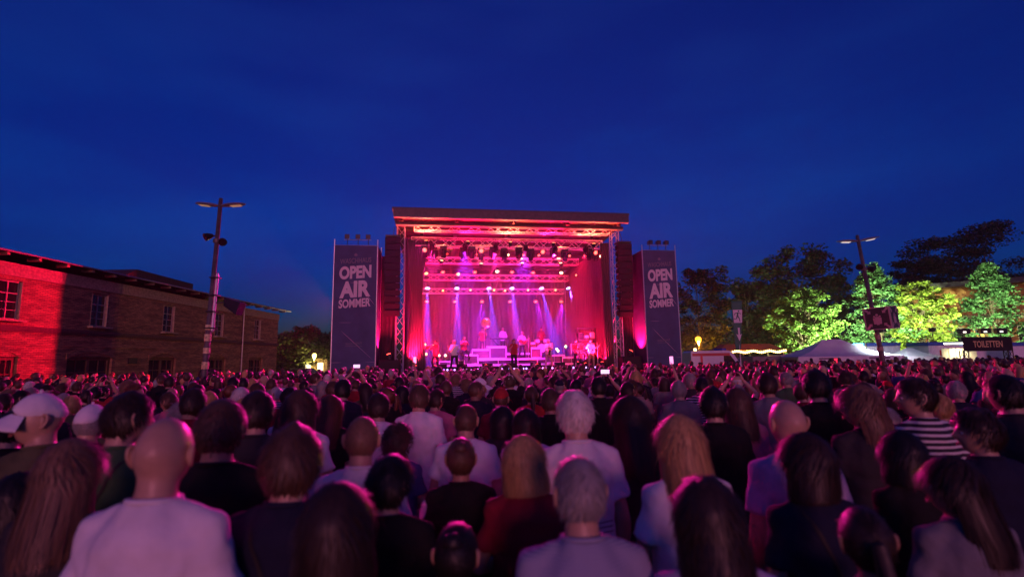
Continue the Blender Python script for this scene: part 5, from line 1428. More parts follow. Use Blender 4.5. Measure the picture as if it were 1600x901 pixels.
q = MB(); q.box((0, 1, 2.68), (3.6, 2.4, .16)); q.build('roof', m_rooftile, ks)
for x in (-.8, .75):
    q = MB(); q.box((x, -.02, 1.55), (.8, .06, 1.1)); w = q.build('window', m_frame, ks)
    q = MB(); q.box((x, -.06, 1.55), (.7, .02, 1.0)); q.build('pane', glow('kiosk_glass', (1.0, .85, .45), 3.0), w)

# ================================================================== figure prototypes
FIG = {}
def fig(key, **k):
    if key not in FIG: FIG[key] = make_figure(**k)
    return FIG[key]
VOX = .0118
fig('m_down', pose='down', voxel=.009)
fig('m_front', pose='front', voxel=VOX, hyaw=R(8))
fig('m_heavy', pose='front', heavy=.10, voxel=VOX)
fig('m_turn', pose='down', voxel=VOX, hyaw=R(-28), hpitch=R(-4))
fig('m_tilt', pose='hips', voxel=VOX, hyaw=R(20), hroll=R(6))
fig('m_long', pose='front', voxel=VOX, sleeve=1.85)
fig('m_phone', pose='phone', voxel=VOX)
fig('m_up', pose='phone', voxel=VOX, hyaw=R(12))
fig('m_right', pose='front', voxel=VOX, hyaw=R(-62), hroll=R(-4))
fig('f_right', pose='front', fem=True, voxel=VOX, hyaw=R(-55), hroll=R(6))
fig('m_left', pose='down', voxel=VOX, hyaw=R(72))
fig('f_down', pose='down', fem=True, voxel=VOX)
fig('f_front', pose='front', fem=True, voxel=VOX, hyaw=R(-10), hroll=R(-5))
fig('f_turn', pose='down', fem=True, voxel=VOX, hyaw=R(30))
fig('f_tank', pose='front', fem=True, voxel=VOX, sleeve=0., hroll=R(5))
fig('f_long', pose='front', fem=True, voxel=VOX, sleeve=1.85, hyaw=R(14))
fig('f_reach', pose='reach', fem=True, voxel=VOX)
fig('f_left', pose='front', fem=True, voxel=VOX, hyaw=R(66))
HM_ = {}
def hair(style, seed=1):
    k = (style, seed % 3)
    if k not in HM_: HM_[k] = hair_mesh(style, seed % 3 + 1)
    return HM_[k]
CAP = cap_mesh()
m_eye = mat('eye_white', (.6, .58, .55), .2, var=.05); m_iris = mat('dark_iris', (.02, .015, .01), .15, var=.1); m_lip = mat('lip', (.35, .12, .10), .45, var=.1)
def face_meshes():
    e, i_, br = MB(), MB(), MB(); D = sph_dirs(12, 8)
    e.add(D * np.array([.0135, .009, .0095]), sph_faces(12, 8))
    i_.add(D * np.array([.0055, .004, .0055]) + np.array([0, .006, 0]), sph_faces(12, 8))
    br.path([(-.017, .0, -.004), (0, .001, .003), (.017, -.005, -.002)], [.0025, .004, .0022], 6)
    lp = MB(); lp.path([(-.024, .086, -.058), (-.010, .0955, -.055), (0, .097, -.0565), (.010, .0955, -.055), (.024, .086, -.058)], [.002, .0045, .0042, .0045, .002], 6)
    lp.path([(-.020, .087, -.062), (0, .0965, -.0655), (.020, .087, -.062)], [.002, .005, .002], 6)
    return [x.mesh(n_, True) for x, n_ in ((e, 'eye'), (i_, 'iris'), (br, 'eyebrow'), (lp, 'lips'))]
FACE = face_meshes()

PEOPLE = []                                             # (x, y) of everyone placed
def person(x, y, height, figkey, hairstyle, haircol, shirtcol, label, group, rz=0., skin=0, trouser=0, seed=1, cap=False, face=False, group_name=None, wide=1.0, zbase=0.):
    f = FIG[figkey]; k = height / 1.752
    r_ = empty('person', Matrix.Translation((x, y, zbase)) @ Matrix.Rotation(rz, 4, 'Z') @ Matrix.Diagonal((k * wide, k * wide, k, 1)))
    tag(r_, label, 'person', group)
    obj('body', f['body'], SKIN[skin], r_)
    obj('shirt', f['shirt'], CLOTH[shirtcol], r_)
    obj('trousers', f['trousers'], TROUSER[trouser], r_)
    if hairstyle: obj('hair', hair(hairstyle, seed), HAIR[haircol], r_, f['HM'])
    if cap: obj('cap', CAP, CLOTH[cap], r_, f['HM'])
    if face:
        for s in (-1, 1):
            e_ = obj('eye', FACE[0], m_eye, r_, f['HM'] @ Matrix.Translation((s * .031, .0795, .004))); obj('iris', FACE[1], m_iris, e_)
            obj('eyebrow', FACE[2], HAIR['dark_brown'], r_, f['HM'] @ Matrix.Translation((s * .031, .090, .024)) @ Matrix.Diagonal((s, 1, 1, 1)))
        obj('lips', FACE[3], m_lip, r_, f['HM'])
    PEOPLE.append((x, y, label))
    return r_

# ------------------------------------------------------------------ people one can tell apart, nearest first
# (photo x, photo y of head top, head width in photo px, figure, hair, hair colour, shirt, label, extras)
HERO = [
 (257, 645, 94, 'm_front', None, None, 'white', 'bald man in a white T-shirt seen from behind, nearest on the left', dict(skin=0)),
 (112, 688, 96, 'f_front', 'long', 'light_brown', 'charcoal', 'woman with long light brown hair left of the nearest bald man', {}),
 (72, 614, 66, 'm_left', None, None, 'olive', 'person in a white baseball cap looking left', dict(cap='white', face=True, rz=1.1)),
 (196, 612, 70, 'm_turn', 'short', 'dark_brown', 'green', 'dark-haired man in a green T-shirt behind the nearest bald man', {}),
 (346, 624, 74, 'm_heavy', 'fade', 'brown', 'black', 'broad man in a black T-shirt right of the nearest bald man', {}),
 (402, 610, 52, 'm_front', 'short', 'dark_brown', 'charcoal', 'brown-haired man behind the broad man in black', {}),
 (456, 668, 84, 'm_front', 'thick', 'brown', 'navy', 'brown-haired man in a navy T-shirt, right of the man in black', {}),
 (524, 762, 104, 'f_down', 'bob', 'dark_brown', 'black', 'dark-haired woman in black at the bottom edge left of centre', {}),
 (606, 714, 74, 'm_turn', 'thick', 'black', 'black', 'person with thick black hair in black at the bottom left of centre', {}),
 (566, 648, 58, 'm_down', 'crop', 'light_brown', 'white', 'close-cropped man in a white T-shirt with a dark back print', {}),
 (720, 683, 52, 'f_down', 'bun', 'brown', 'black', 'woman with a hair bun in a black top with white shoulder stripes', {}),
 (728, 630, 40, 'm_heavy', 'crop', 'brown', 'white', 'shaven-headed man in a white T-shirt ahead of the bun woman', {}),
 (822, 640, 38, 'f_down', 'bob', 'dark_brown', 'white', 'dark bob-haired woman in a white T-shirt left of the white-haired man', {}),
 (898, 609, 53, 'm_down', 'short', 'white', 'white', 'tall white-haired man in a white T-shirt with a small back print', {}),
 (820, 684, 60, 'f_front', 'bob', 'blonde', 'burgundy', 'ash-blonde woman in a burgundy top near the bottom centre', {}),
 (905, 712, 86, 'm_front', 'thin', 'grey', 'pinstripe', 'grey-haired man in a striped grey shirt at the bottom centre', {}),
 (986, 620, 52, 'f_turn', 'long', 'dark_brown', 'charcoal', 'woman with long dark straight hair right of the white-haired man', {}),
 (1066, 650, 66, 'f_front', 'long', 'blonde', 'white', 'woman with long blonde hair in a white T-shirt', {}),
 (1113, 604, 42, 'm_long', 'short', 'black', 'black', 'black-haired man in a black jacket behind the long-haired blonde', dict()),
 (1152, 608, 38, 'f_long', 'wavy', 'brown', 'pink', 'person in a pink top right of the man in the black jacket', {}),
 (1230, 620, 58, 'm_down', None, None, 'lilac', 'bald man in a pale lilac T-shirt right of the blonde', dict(skin=0)),
 (1262, 680, 78, 'f_turn', 'bob', 'dark_brown', 'navy', 'dark-haired woman in navy in front of the bald man in lilac', {}),
 (1108, 752, 96, 'f_front', 'wavy', 'dark_brown', 'lilac', 'woman with dark wavy hair in a pale top at the bottom right of centre', {}),
 (1346, 604, 54, 'f_left', 'wavy', 'light_brown', 'charcoal', 'woman with curly light hair turning her face left', dict(face=True)),
 (1274, 577, 40, 'm_long', 'short', 'black', 'black', 'tall man in a black jacket ahead of the bald man in lilac', {}),
 (1432, 590, 60, 'm_left', 'short', 'dark_brown', 'striped', 'dark-haired man in a navy and white striped T-shirt on the right', dict(face=True)),
 (1410, 676, 70, 'f_down', 'bob', 'black', 'black', 'dark bob-haired woman in black left of the profile woman on the right', {}),
 (1490, 714, 92, 'f_left', 'long', 'dark_brown', 'grey', 'dark-haired woman in profile looking left near the bottom right', dict(face=True)),
 (1528, 640, 70, 'm_left', 'thick', 'dark_brown', 'navy', 'dark-haired man in profile behind the profile woman on the right', dict(face=True)),
 (1572, 585, 58, 'm_front', 'short', 'black', 'charcoal', 'dark-haired man at the right edge in charcoal', {}),
 (1355, 792, 104, 'f_front', 'pony', 'dark_brown', 'grey', 'woman with a dark ponytail in grey at the bottom right', {}),
 (655, 600, 31, 'm_down', 'short', 'brown', 'white', 'man in a clean white T-shirt with short brown hair, left of the shaven-headed man', {}),
 (592, 613, 34, 'm_front', 'short', 'dark_brown', 'white', 'dark brown-haired man in a white T-shirt behind the close-cropped man', {}),
 (680, 607, 26, 'm_turn', 'short', 'dark_brown', 'pink', 'dark-haired man in a pink shirt beside the clean white T-shirt', {}),
 (622, 668, 40, 'f_front', 'curly', 'brown', 'blue', 'curly brown-haired woman in blue between the two white T-shirts', {}),
 (470, 612, 46, 'f_front', 'wavy', 'brown', 'white', 'woman with wavy brown hair in white behind the man in navy', {}),
 (515, 618, 36, 'f_down', 'long', 'auburn', 'black', 'woman with long auburn hair in black', {}),
 (536, 592, 25, 'm_down', 'short', 'black', 'navy', 'black-haired man in a navy shirt ahead of the auburn woman', {}),
 (860, 606, 30, 'm_down', 'short', 'brown', 'black', 'brown-haired man in a black T-shirt left of the white-haired head', {}),
 (786, 636, 34, 'f_turn', 'bob', 'black', 'charcoal', 'black-haired woman right of the shaven-headed man', {}),
 (935, 588, 24, 'm_down', 'short', 'black', 'black', 'short black-haired man behind the white-haired man', {}),
 (1060, 594, 24, 'm_heavy', 'short', 'grey', 'grey', 'grey-haired man in grey above the long-haired blonde', {}),
 (1198, 582, 30, 'm_down', 'short', 'dark_brown', 'grey', 'dark-haired man in a grey T-shirt ahead of the pink top', {}),
 (300, 606, 40, 'm_tilt', 'short', 'dark_brown', 'burgundy', 'dark-haired man in a burgundy shirt ahead of the nearest bald man', {}),
 (20, 640, 60, 'm_turn', 'short', 'black', 'black', 'black-haired man in black at the far left edge', {}),
 (28, 742, 100, 'f_down', 'bob', 'black', 'black', 'black-haired woman in black at the bottom left corner', {}),
 (400, 775, 98, 'f_front', 'pony', 'dark_brown', 'charcoal', 'woman with a dark ponytail at the bottom left', {}),
 (548, 588, 14.5, 'm_phone', 'short', 'brown', 'charcoal', 'man filming with a phone in raised hands below the left banner tower', dict(phone=1)),
 (630, 587, 13.5, 'f_reach', 'long', 'dark_brown', 'grey', 'woman raising one arm with a phone below the left loudspeakers', dict(phone=1)),
 (952, 600, 18, 'm_phone', 'short', 'dark_brown', 'black', 'man filming with a phone in raised hands right of the white-haired man', dict(phone=1)),
 (1038, 590, 16, 'f_reach', 'bob', 'brown', 'beige', 'woman stretching an arm up with a phone below the right banner tower', dict(phone=1)),
 (712, 820, 96, 'f_down', 'bun', 'black', 'charcoal', 'woman with a low black bun at the bottom edge', {}),
]
phone_me = MB(); phone_me.bevel_box((0, 0, 0), (.155, .009, .076), .003); phone_me = phone_me.mesh('phone_body')
scr_me = MB(); scr_me.box((0, -.0055, 0), (.145, .001, .068)); scr_me = scr_me.mesh('screen')
g_scr = glow('phone_screen_pink', (1.0, .35, .75), 1.5); g_scr2 = glow('phone_screen_white', (.95, .6, 1.0), 1.3)
def hold_phone(o, x, y, h, fk, label, n):
    k = h / 1.752; c = Vector((0, .335, 1.965)) * k if fk == 'm_phone' else Vector((.206, .215, 2.10)) * k
    M_ = Matrix.Translation((x, y, 0)) @ Matrix.Rotation(o.rotation_euler.z, 4, 'Z') @ Matrix.Translation(c)
    if fk == 'f_reach': M_ = M_ @ Matrix.Rotation(R(90), 4, 'Y')
    p_ = empty('phone', M_); tag(p_, label, 'phone', 'phones held up')
    obj('case', phone_me, m_blackmetal, p_); obj('screen', scr_me, g_scr if n % 2 else g_scr2, p_)

hero_objs = {}
n_ph = 0
def hero_place(px, py, hw, bare):
    Y = (.172 if bare else .190) * F / hw * math.sqrt(1 + ((px - 800) / 800) ** 2); p = at(px, py, Y)
    return p.x, Y, p.z
def clear_of(x, y, d):
    return all((x - q[0]) ** 2 + (y - q[1]) ** 2 > d * d for q in PEOPLE)
order = sorted(range(len(HERO)), key=lambda i: i)
for i, (px, py, hw, fk, hs, hc, sc_, lab, ex) in enumerate(HERO):
    x, y, h = hero_place(px, py, hw, hs is None)
    if h > 1.93: h = 1.93
    if h < 1.50: h = 1.50
    for _ in range(12):                                  # shoulder room: step back along the sight line where two would touch
        if clear_of(x, y, .40): break
        y *= 1.05; x *= 1.05
        h = min(1.93, max(1.5, at(px, py, y).z))
    o = person(x, y, h, fk, hs, hc, sc_, lab, 'spectators near the viewer', rz=ex.get('rz', 0) + random.uniform(-.12, .12), skin=ex.get('skin', 0 if random.random() < .75 else 1), trouser=i % 5, seed=i, cap=ex.get('cap', False), face=ex.get('face', False))
    hero_objs[i] = o
    if 'phone' in ex:
        hold_phone(o, x, y, h, fk, ('lit phone held up below the left banner tower', 'lit phone held up below the left loudspeakers', 'lit phone held up right of the white-haired man', 'lit phone held up below the right banner tower')[n_ph], n_ph); n_ph += 1
# prints and trims of the nearest clothes
def back_patch(root, name, polys, m_, figkey):
    """Flat print laid onto the back of a shirt by casting each point onto it."""
    sh = FIG[figkey]['shirt']
    from mathutils.bvhtree import BVHTree
    bv = BVHTree.FromPolygons([v.co for v in sh.vertices], [tuple(p.vertices) for p in sh.polygons])
    mb = MB()
    for (x0_, x1_, z0_, z1_) in polys:
        nx_, nz_ = max(1, int((x1_ - x0_) / .02)), max(1, int((z1_ - z0_) / .02)); V, Fs = [], []
        for j in range(nz_ + 1):
            for i in range(nx_ + 1):
                x, z = x0_ + (x1_ - x0_) * i / nx_, z0_ + (z1_ - z0_) * j / nz_
                h = bv.ray_cast(Vector((x, -1, z)), Vector((0, 1, 0)))
                V.append((h[0] + Vector((0, -.003, 0))) if h[0] is not None else Vector((x, -.12, z)))
        for j in range(nz_):
            for i in range(nx_): Fs.append((j * (nx_ + 1) + i, j * (nx_ + 1) + i + 1, (j + 1) * (nx_ + 1) + i + 1, (j + 1) * (nx_ + 1) + i))
        mb.add(V, Fs)
    return mb.build(name, m_, root, smooth=True)
m_print = mat('dark_shirt_print', (.03, .025, .03), .8, var=.2)
m_print2 = mat('faded_pale_shirt_print', (.30, .28, .27), .8, var=.6, scale=34)
m_strap = mat('dark_strap_webbing', (.02, .018, .016), .7, var=.2)
PATCHABLE = ('m_down', 'm_front', 'm_heavy', 'm_turn', 'f_down', 'f_front', 'f_turn')
BV_ = {}
def strap(root, figkey, sgn):
    """Bag strap crossing the back diagonally."""
    from mathutils.bvhtree import BVHTree
    if figkey not in BV_:
        sh = FIG[figkey]['shirt']; BV_[figkey] = BVHTree.FromPolygons([v.co for v in sh.vertices], [tuple(p.vertices) for p in sh.polygons])
    key = 'strap_%s_%d' % (figkey, sgn)
    if key not in STRAPS:
        V, Fs = [], []; n_ = 22
        for i in range(n_ + 1):
            u = i / n_
            for w_ in (-.016, .016):
                x, z = sgn * (.085 - .23 * u) + w_ * .75, 1.452 - .50 * u + w_ * sgn * .6
                h = BV_[figkey].ray_cast(Vector((x, -1, z)), Vector((0, 1, 0)))
                V.append((h[0] + Vector((0, -.005, 0))) if h[0] is not None else Vector((x, -.10, z)))
        for i in range(n_): Fs.append((2 * i, 2 * i + 1, 2 * i + 3, 2 * i + 2))
        mb = MB(); mb.add(V, Fs); STRAPS[key] = mb.mesh('shoulder_strap', True)
    return obj('shoulder_strap', STRAPS[key], m_strap, root)
STRAPS = {}
for bx_ in [(.035, .068, 1.222, 1.252)] + [(.045, .15, 1.13 - .022 * k, 1.134 - .022 * k) for k in range(3)]: back_patch(hero_objs[13], 'back_print', [bx_], m_print, 'm_down')
back_patch(hero_objs[9], 'back_print', [(-.13, .13, 1.02, 1.30)], m_print, 'm_down')
for i_, g_ in ((6, -1), (17, 1), (21, -1), (34, 1), (3, 1)): strap(hero_objs[i_], HERO[i_][3], g_) if HERO[i_][3] in PATCHABLE else None
for s in (-1, 1):                                        # white shoulder stripes of the black top
    mb = MB(); pts = [(s * .062, -.03, 1.478), (s * .11, -.028, 1.462), (s * .165, -.025, 1.432), (s * .205, -.02, 1.385), (s * .225, -.02, 1.32)]
    mb.path(pts, [.016, .028, .03, .028, .022], 8, .6); mb.build('shoulder_stripe', CLOTH['white'], hero_objs[10])

# ------------------------------------------------------------------ the rest of the crowd, row by row
HCOL = ['black', 'black', 'dark_brown', 'dark_brown', 'dark_brown', 'brown', 'brown', 'light_brown', 'blonde', 'grey', 'auburn']
SCOL = ['black', 'black', 'black', 'charcoal', 'charcoal', 'charcoal', 'navy', 'navy', 'navy', 'white', 'white', 'grey', 'grey', 'pink', 'blue', 'burgundy', 'green', 'beige', 'red', 'olive', 'striped']
rc = random.Random(77)
spots = []
yy = 2.6; row = 0
while yy < 36.0:
    half = yy * 1.12 + 4.0; dx = .74 if yy < 12 else .78
    x = -half + (row % 2) * dx / 2
    while x < half:
        X, Y = x + rc.uniform(-.2, .2), yy + rc.uniform(-.2, .2)
        x += dx
        loc = SM.inverted() @ Vector((X, Y, 0))
        if X < WX + 1.2: continue
        if -9.9 < loc.x < 10.2 and loc.y > -3.2: continue
        if loc.y > -3.2 and X < -6: continue
        if Y > 27 and X < 9.5: continue
        if Y > 30 and X < 13: continue
        if Y > 24 and rc.random() < .25: continue
        if Y > 34.5: continue
        if (X - bl.x) ** 2 + (Y - bl.y) ** 2 < .3 or (X - br_.x) ** 2 + (Y - br_.y) ** 2 < .3 or (X - fb_.x) ** 2 + (Y - fb_.y) ** 2 < .6: continue
        spots.append((X, Y))
    yy += .80 if yy < 12 else .86; row += 1
# nobody stands where they would cover a face or back that the photo shows
boxes = []
for i, (px, py, hw, *_r) in enumerate(HERO): boxes.append((px - hw * 1.15, px + hw * 1.15, py - 6, PEOPLE[i][1]))
def covers(X, Y, h):
    a, b = proj((X, Y, h)); w = .30 * F / Y
    for (u0, u1, v, yd_) in boxes:
        if Y < yd_ - .05 and a + w > u0 and a - w < u1 and b < v + 900 and Y < 6: return True
    return False
cand = []
for X, Y in spots:
    h = min(1.90, max(1.56, rc.gauss(1.715, .075)))
    if Y < 9: h = min(h, 1.80)
    if covers(X, Y, h): continue
    if not clear_of(X, Y, .42): continue
    PEOPLE.append((X, Y, None)); cand.append((X, Y, h))
cand.sort(key=lambda c: c[1])
cam_d = lambda c: math.hypot(c[0], c[1])
inview = [c for c in cand if -30 < proj((c[0], c[1], c[2]))[0] < 1630]
aside = [c for c in cand if not -30 < proj((c[0], c[1], c[2]))[0] < 1630]
inview.sort(key=cam_d)
N_IND = 300 - len(HERO)
solo, mass = inview[:N_IND], inview[N_IND:] + aside
HN = dict(black='black-haired', dark_brown='dark-haired', brown='brown-haired', light_brown='light-brown-haired', blonde='blonde', grey='grey-haired', auburn='auburn-haired', white='white-haired')
SHN = dict(charcoal='charcoal', pinstripe='pinstriped')
ZONES = [(200, 'at the far left'), (330, 'before the brick building'), (500, 'left of the left banner tower'), (600, 'below the left banner tower'), (690, 'below the left speakers'), (760, 'below the banjo player'), (830, 'below the singer'), (900, 'below the white-suited player'), (990, 'below the right speakers'), (1080, 'below the right banner tower'), (1180, 'below the exit flag'), (1330, 'before the white tent'), (1460, 'below the sign cube'), (9999, 'at the far right')]
specs = []
for j, (X, Y, h) in enumerate(solo):
    fem = rc.random() < .42
    if fem: fk = rc.choice(['f_down', 'f_front', 'f_turn', 'f_tank', 'f_long', 'f_right', 'f_left']); hs = rc.choice(['long', 'wavy', 'bob', 'bun', 'pony', 'long', 'bob']); h -= .07
    else: fk = rc.choice(['m_down', 'm_front', 'm_heavy', 'm_turn', 'm_tilt', 'm_long', 'm_right', 'm_left']); hs = rc.choice(['short', 'short', 'fade', 'thick', 'messy', 'crop', 'thin', 'wreath', None])
    hc = rc.choice(HCOL); sc_ = rc.choice(SCOL)
    if hs in ('wreath', 'thin'): hc = rc.choice(['grey', 'brown', 'white'])
    cap_ = False
    if not fem and rc.random() < .07: cap_ = rc.choice(['white', 'black', 'navy', 'red']); hs = 'crop'
    up = None
    if j > 40 and rc.random() < .05: fk, fem, hs = rc.choice([('f_reach', True, 'long'), ('m_up', False, 'short'), ('m_up', False, 'short')])
    specs.append([X, Y, h, fk, hs, hc, sc_, fem, cap_])
def trim16(t):
    for a_ in (', in the middle distance', ', farther back', ', near', ' of a like few'):
        if len(t.replace('-', ' ').split()) <= 15: break
        t = t.replace(a_, '')
    return t
def descr(s):
    X, Y, h, fk, hs, hc, sc_, fem, cap_ = s
    who = 'woman' if fem else 'man'
    hd = {'long': f'long-{HN[hc]}', 'wavy': f'wavy {HN[hc]}', 'bob': f'bob-cut {HN[hc]}', 'bun': f'bun-wearing {HN[hc]}', 'pony': f'pony-tailed {HN[hc]}', 'short': f'short {HN[hc]}', 'fade': f'side-shaved {HN[hc]}', 'thick': f'thick {HN[hc]}', 'messy': f'tousled {HN[hc]}', 'crop': f'close-cropped {HN[hc]}', 'thin': f'thin {HN[hc]}', 'wreath': 'half-bald', None: 'bald'}[hs]
    if cap_: hd = f'{cap_}-capped'
    top = 'sleeveless top' if fk == 'f_tank' else ('long-sleeved top' if fk in ('m_long', 'f_long') else 'T-shirt')
    u = proj((X, Y, h))[0]
    z = next(t for lim, t in ZONES if u < lim)
    dist = 'near' if cam_d(s) < 5 else ('in the middle distance' if cam_d(s) < 9 else 'farther back')
    act = ' with both arms raised' if fk == 'm_up' else (' reaching up one arm' if fk == 'f_reach' else '')
    return f'{hd} {who} in {"an" if sc_[0] in "aeiou" else "a"} {sc_} {top}{act}, {dist}, {z}'
from collections import defaultdict
groups = defaultdict(list)
for s in specs: groups[descr(s)].append(s)
labels = {}
for k, L in groups.items():
    L.sort(key=lambda s: proj((s[0], s[1], s[2]))[0])
    for i, s in enumerate(L):
        labels[id(s)] = k if len(L) == 1 else k.replace(', near,', ',').replace(', in the middle distance,', ',').replace(', farther back,', ',') + (', leftmost of a like few' if i == 0 else (', rightmost of a like few' if i == len(L) - 1 else f', {ordn[i]} of a like few'))
for j, s in enumerate(specs):
    X, Y, h, fk, hs, hc, sc_, fem, cap_ = s
    o = person(X, Y, h, fk, hs, hc, sc_, trim16(labels[id(s)]), 'spectators in the crowd', rz=rc.gauss(0, .26), skin=rc.choice([0, 0, 1, 1, 1, 2]), trouser=rc.randrange(5), seed=j, cap=cap_, face=(fk in ('m_left', 'f_left', 'm_right', 'f_right') and j < 60))
    kd = rc.random()
    if j < 170 and kd < .14 and fk in PATCHABLE: back_patch(o, 'back_print', [rc.choice([(-.11, .11, 1.12, 1.32), (-.09, .09, 1.24, 1.34), (-.12, .12, 1.02, 1.30)])], m_print if sc_ in ('white', 'grey', 'pink', 'beige') else m_print2, fk)
    elif j < 170 and kd < .34 and fk in PATCHABLE: strap(o, fk, rc.choice([-1, 1]))

# ------------------------------------------------------------------ far crowd as one mass
def lod_figure(fem, hs):
    parts = []                                           # (verts, faces, slot): 0 skin 1 shirt 2 hair 3 trousers
    rows = torso_rows(fem, .03); b = MB(); b.loft([ell((0, c, z), rx + .02, ry + .02, 10) for z, rx, ry, c in rows[1:-1]])
    for s in (-1, 1): b.path([(s * .17, 0, 1.40), (s * .215, 0, 1.28), (s * .25, 0, 1.14)], [.058, .060, .052], 7)
    parts.append((b, 1))
    k = MB(); k.path([(0, -.01, 1.44), (0, 0, 1.54)], [.062, .056], 8); D = sph_dirs(10, 8); k.add(head_pts(D) + np.array(HC), sph_faces(10, 8))
    for s in (-1, 1): k.path([(s * .25, 0, 1.14), (s * .24, .12, 1.0), (s * .16, .22, 1.08)], [.042, .038, .03], 6)
    parts.append((k, 0))
    h_ = MB(); nu, nv = 10, 8; P = head_pts(D); N = P / np.linalg.norm(P, axis=1, keepdims=True); az = np.arctan2(D[:, 0], D[:, 1])
    cov = ss(-.04, .2, D[:, 2] - hairline(az) + (.3 if fem else 0) * (np.abs(az) > .95)); h_.add(P + N * (.017 * cov - .01 * (1 - cov))[:, None] + np.array(HC), sph_faces(nu, nv))
    if hs == 'long': h_.loft([[Vector((w * math.cos(a), -.03 + d_ * math.sin(a), z)) for a in [2 * math.pi * i / 10 for i in range(10)]] for z, w, d_ in ((1.68, .09, .08), (1.58, .105, .085), (1.45, .11, .075), (1.33, .08, .05))])
    parts.append((h_, 2))
    t = MB(); t.loft([ell((0, 0, z), rx, .12, 8) for z, rx in ((.5, .15), (.9, .18))]); parts.append((t, 3))
    out = []
    for mb, sl in parts:
        tri = []
        for f in mb.f:
            for q in range(1, len(f) - 1): tri.append((f[0], f[q], f[q + 1]))
        out.append((np.array(mb.v, np.float32), np.array(tri, np.int32), sl))
    return out
LODS = [lod_figure(False, 'short'), lod_figure(True, 'long'), lod_figure(False, 'short'), lod_figure(True, 'short')]
slots = [SKIN[0], SKIN[1]] + [CLOTH[k] for k in ('black', 'charcoal', 'navy', 'white', 'grey', 'pink', 'burgundy', 'blue')] + [HAIR[k] for k in ('black', 'dark_brown', 'brown', 'blonde', 'grey')] + [CLOTH['denim']]
VV, FF, MI = [], [], []; base = 0
for j, (X, Y, h) in enumerate(mass):
    L = LODS[rc.randrange(4)]; a = rc.uniform(-.4, .4); ca, sa = math.cos(a), math.sin(a); k = h / 1.75
    sl_ = {0: rc.choice([0, 0, 1]), 1: rc.choice([2, 2, 2, 3, 3, 3, 4, 4, 5, 6, 7, 8, 9]), 2: rc.choice([10, 10, 11, 11, 11, 12, 12, 12, 13, 14]), 3: 15}
    for V, T_, sl in L:
        W = np.stack([(V[:, 0] * ca - V[:, 1] * sa) * k + X, (V[:, 0] * sa + V[:, 1] * ca) * k + Y, V[:, 2] * k], 1)
        VV.append(W); FF.append(T_ + base); MI.append(np.full(len(T_), sl_[sl], np.int32)); base += len(V)
if VV:
    me = np_mesh('far_crowd', np.concatenate(VV), np.concatenate(FF))
    for m_ in slots: me.materials.append(m_)
    me.polygons.foreach_set('material_index', np.concatenate(MI))
    fc = bpy.data.objects.new('far_crowd', me); COL.objects.link(fc)
    tag(fc, 'dense mass of distant spectators before the stage and tents', 'crowd', kind='stuff')
print('CROWD', len(HERO), len(solo), len(mass))

# ================================================================== the band
m_brass = mat('brass', (.75, .48, .16), .25, .9, var=.15)
m_guitar = mat('pale_guitar_lacquer', (.62, .55, .42), .2, var=.1)
m_redguitar = mat('cherry_guitar_lacquer', (.35, .03, .02), .2, var=.1)
m_shoe = mat('dark_shoe_leather', (.02, .02, .02), .4, var=.2)
fig('b_horn', pose='horn', voxel=.014, sleeve=1.9, hyaw=R(-10), legs='step')
fig('b_guitar', pose='guitar', voxel=.014, sleeve=1.9, legs='wide')
fig('b_sit', pose='horn', voxel=.014, sleeve=1.9, legs='sit')
fig('b_keys', pose='keys', voxel=.014, sleeve=1.9)
fig('b_mic', pose='mic', voxel=.014, sleeve=.7, legs='step')
fig('b_sax', pose='sax', voxel=.014, sleeve=1.9, legs='wide')
def bandsman(px, py, t, zfloor, figkey, shirt, hs, hc, label, turn=0., trouser=1, cap=False, h=1.78):
    p = st(px, py, t); Wp = S(p.x, t, 0)
    o = person(Wp.x, Wp.y, h, figkey, hs, hc, shirt, label, 'musicians on the stage', rz=math.pi + YAW + turn, trouser=trouser, seed=3, cap=cap, face=True, zbase=zfloor)
    for s in (-1, 1):
        a_ = {'b_guitar': (.20, -.02, 0), 'b_sax': (.20, -.02, 0), 'b_sit': (.17, .44, .28)}.get(figkey, (.13, -.03, 0))
        q = MB(); x = a_[0] * s
        rings = [[(x + r_ * math.cos(a) * .9, a_[1] + yv + 0 * a, a_[2] + .055 + r_ * math.sin(a)) for a in [2 * math.pi * i / 10 for i in range(10)]] for yv, r_ in ((-.09, .03), (-.06, .052), (.04, .052), (.14, .046), (.20, .02))]
        q.loft(rings); q.build('shoe', m_shoe, o, smooth=True)
    return o
def held(o, name, mb, m_, label, cat_, M=None):
    """A thing in a musician's hands: top-level, placed in the musician's frame."""
    r_ = empty(name, o.matrix_basis @ (M or Matrix.Identity(4))); tag(r_, label, cat_)
    return r_
def guitar_mesh(round_=False):
    b = MB(); n = 20; rings = []
    for y_ in (-.035, .035):
        ring = []
        for i in range(n):
            a = 2 * math.pi * i / n; r_ = .17 if round_ else .15 + .05 * abs(math.cos(a)) - .045 * math.exp(-((abs(math.sin(a)) - 1) / .3) ** 2)
            ring.append((r_ * 1.15 * math.cos(a), y_, r_ * .95 * math.sin(a)))
        rings.append(ring)
    b.loft(rings); return b
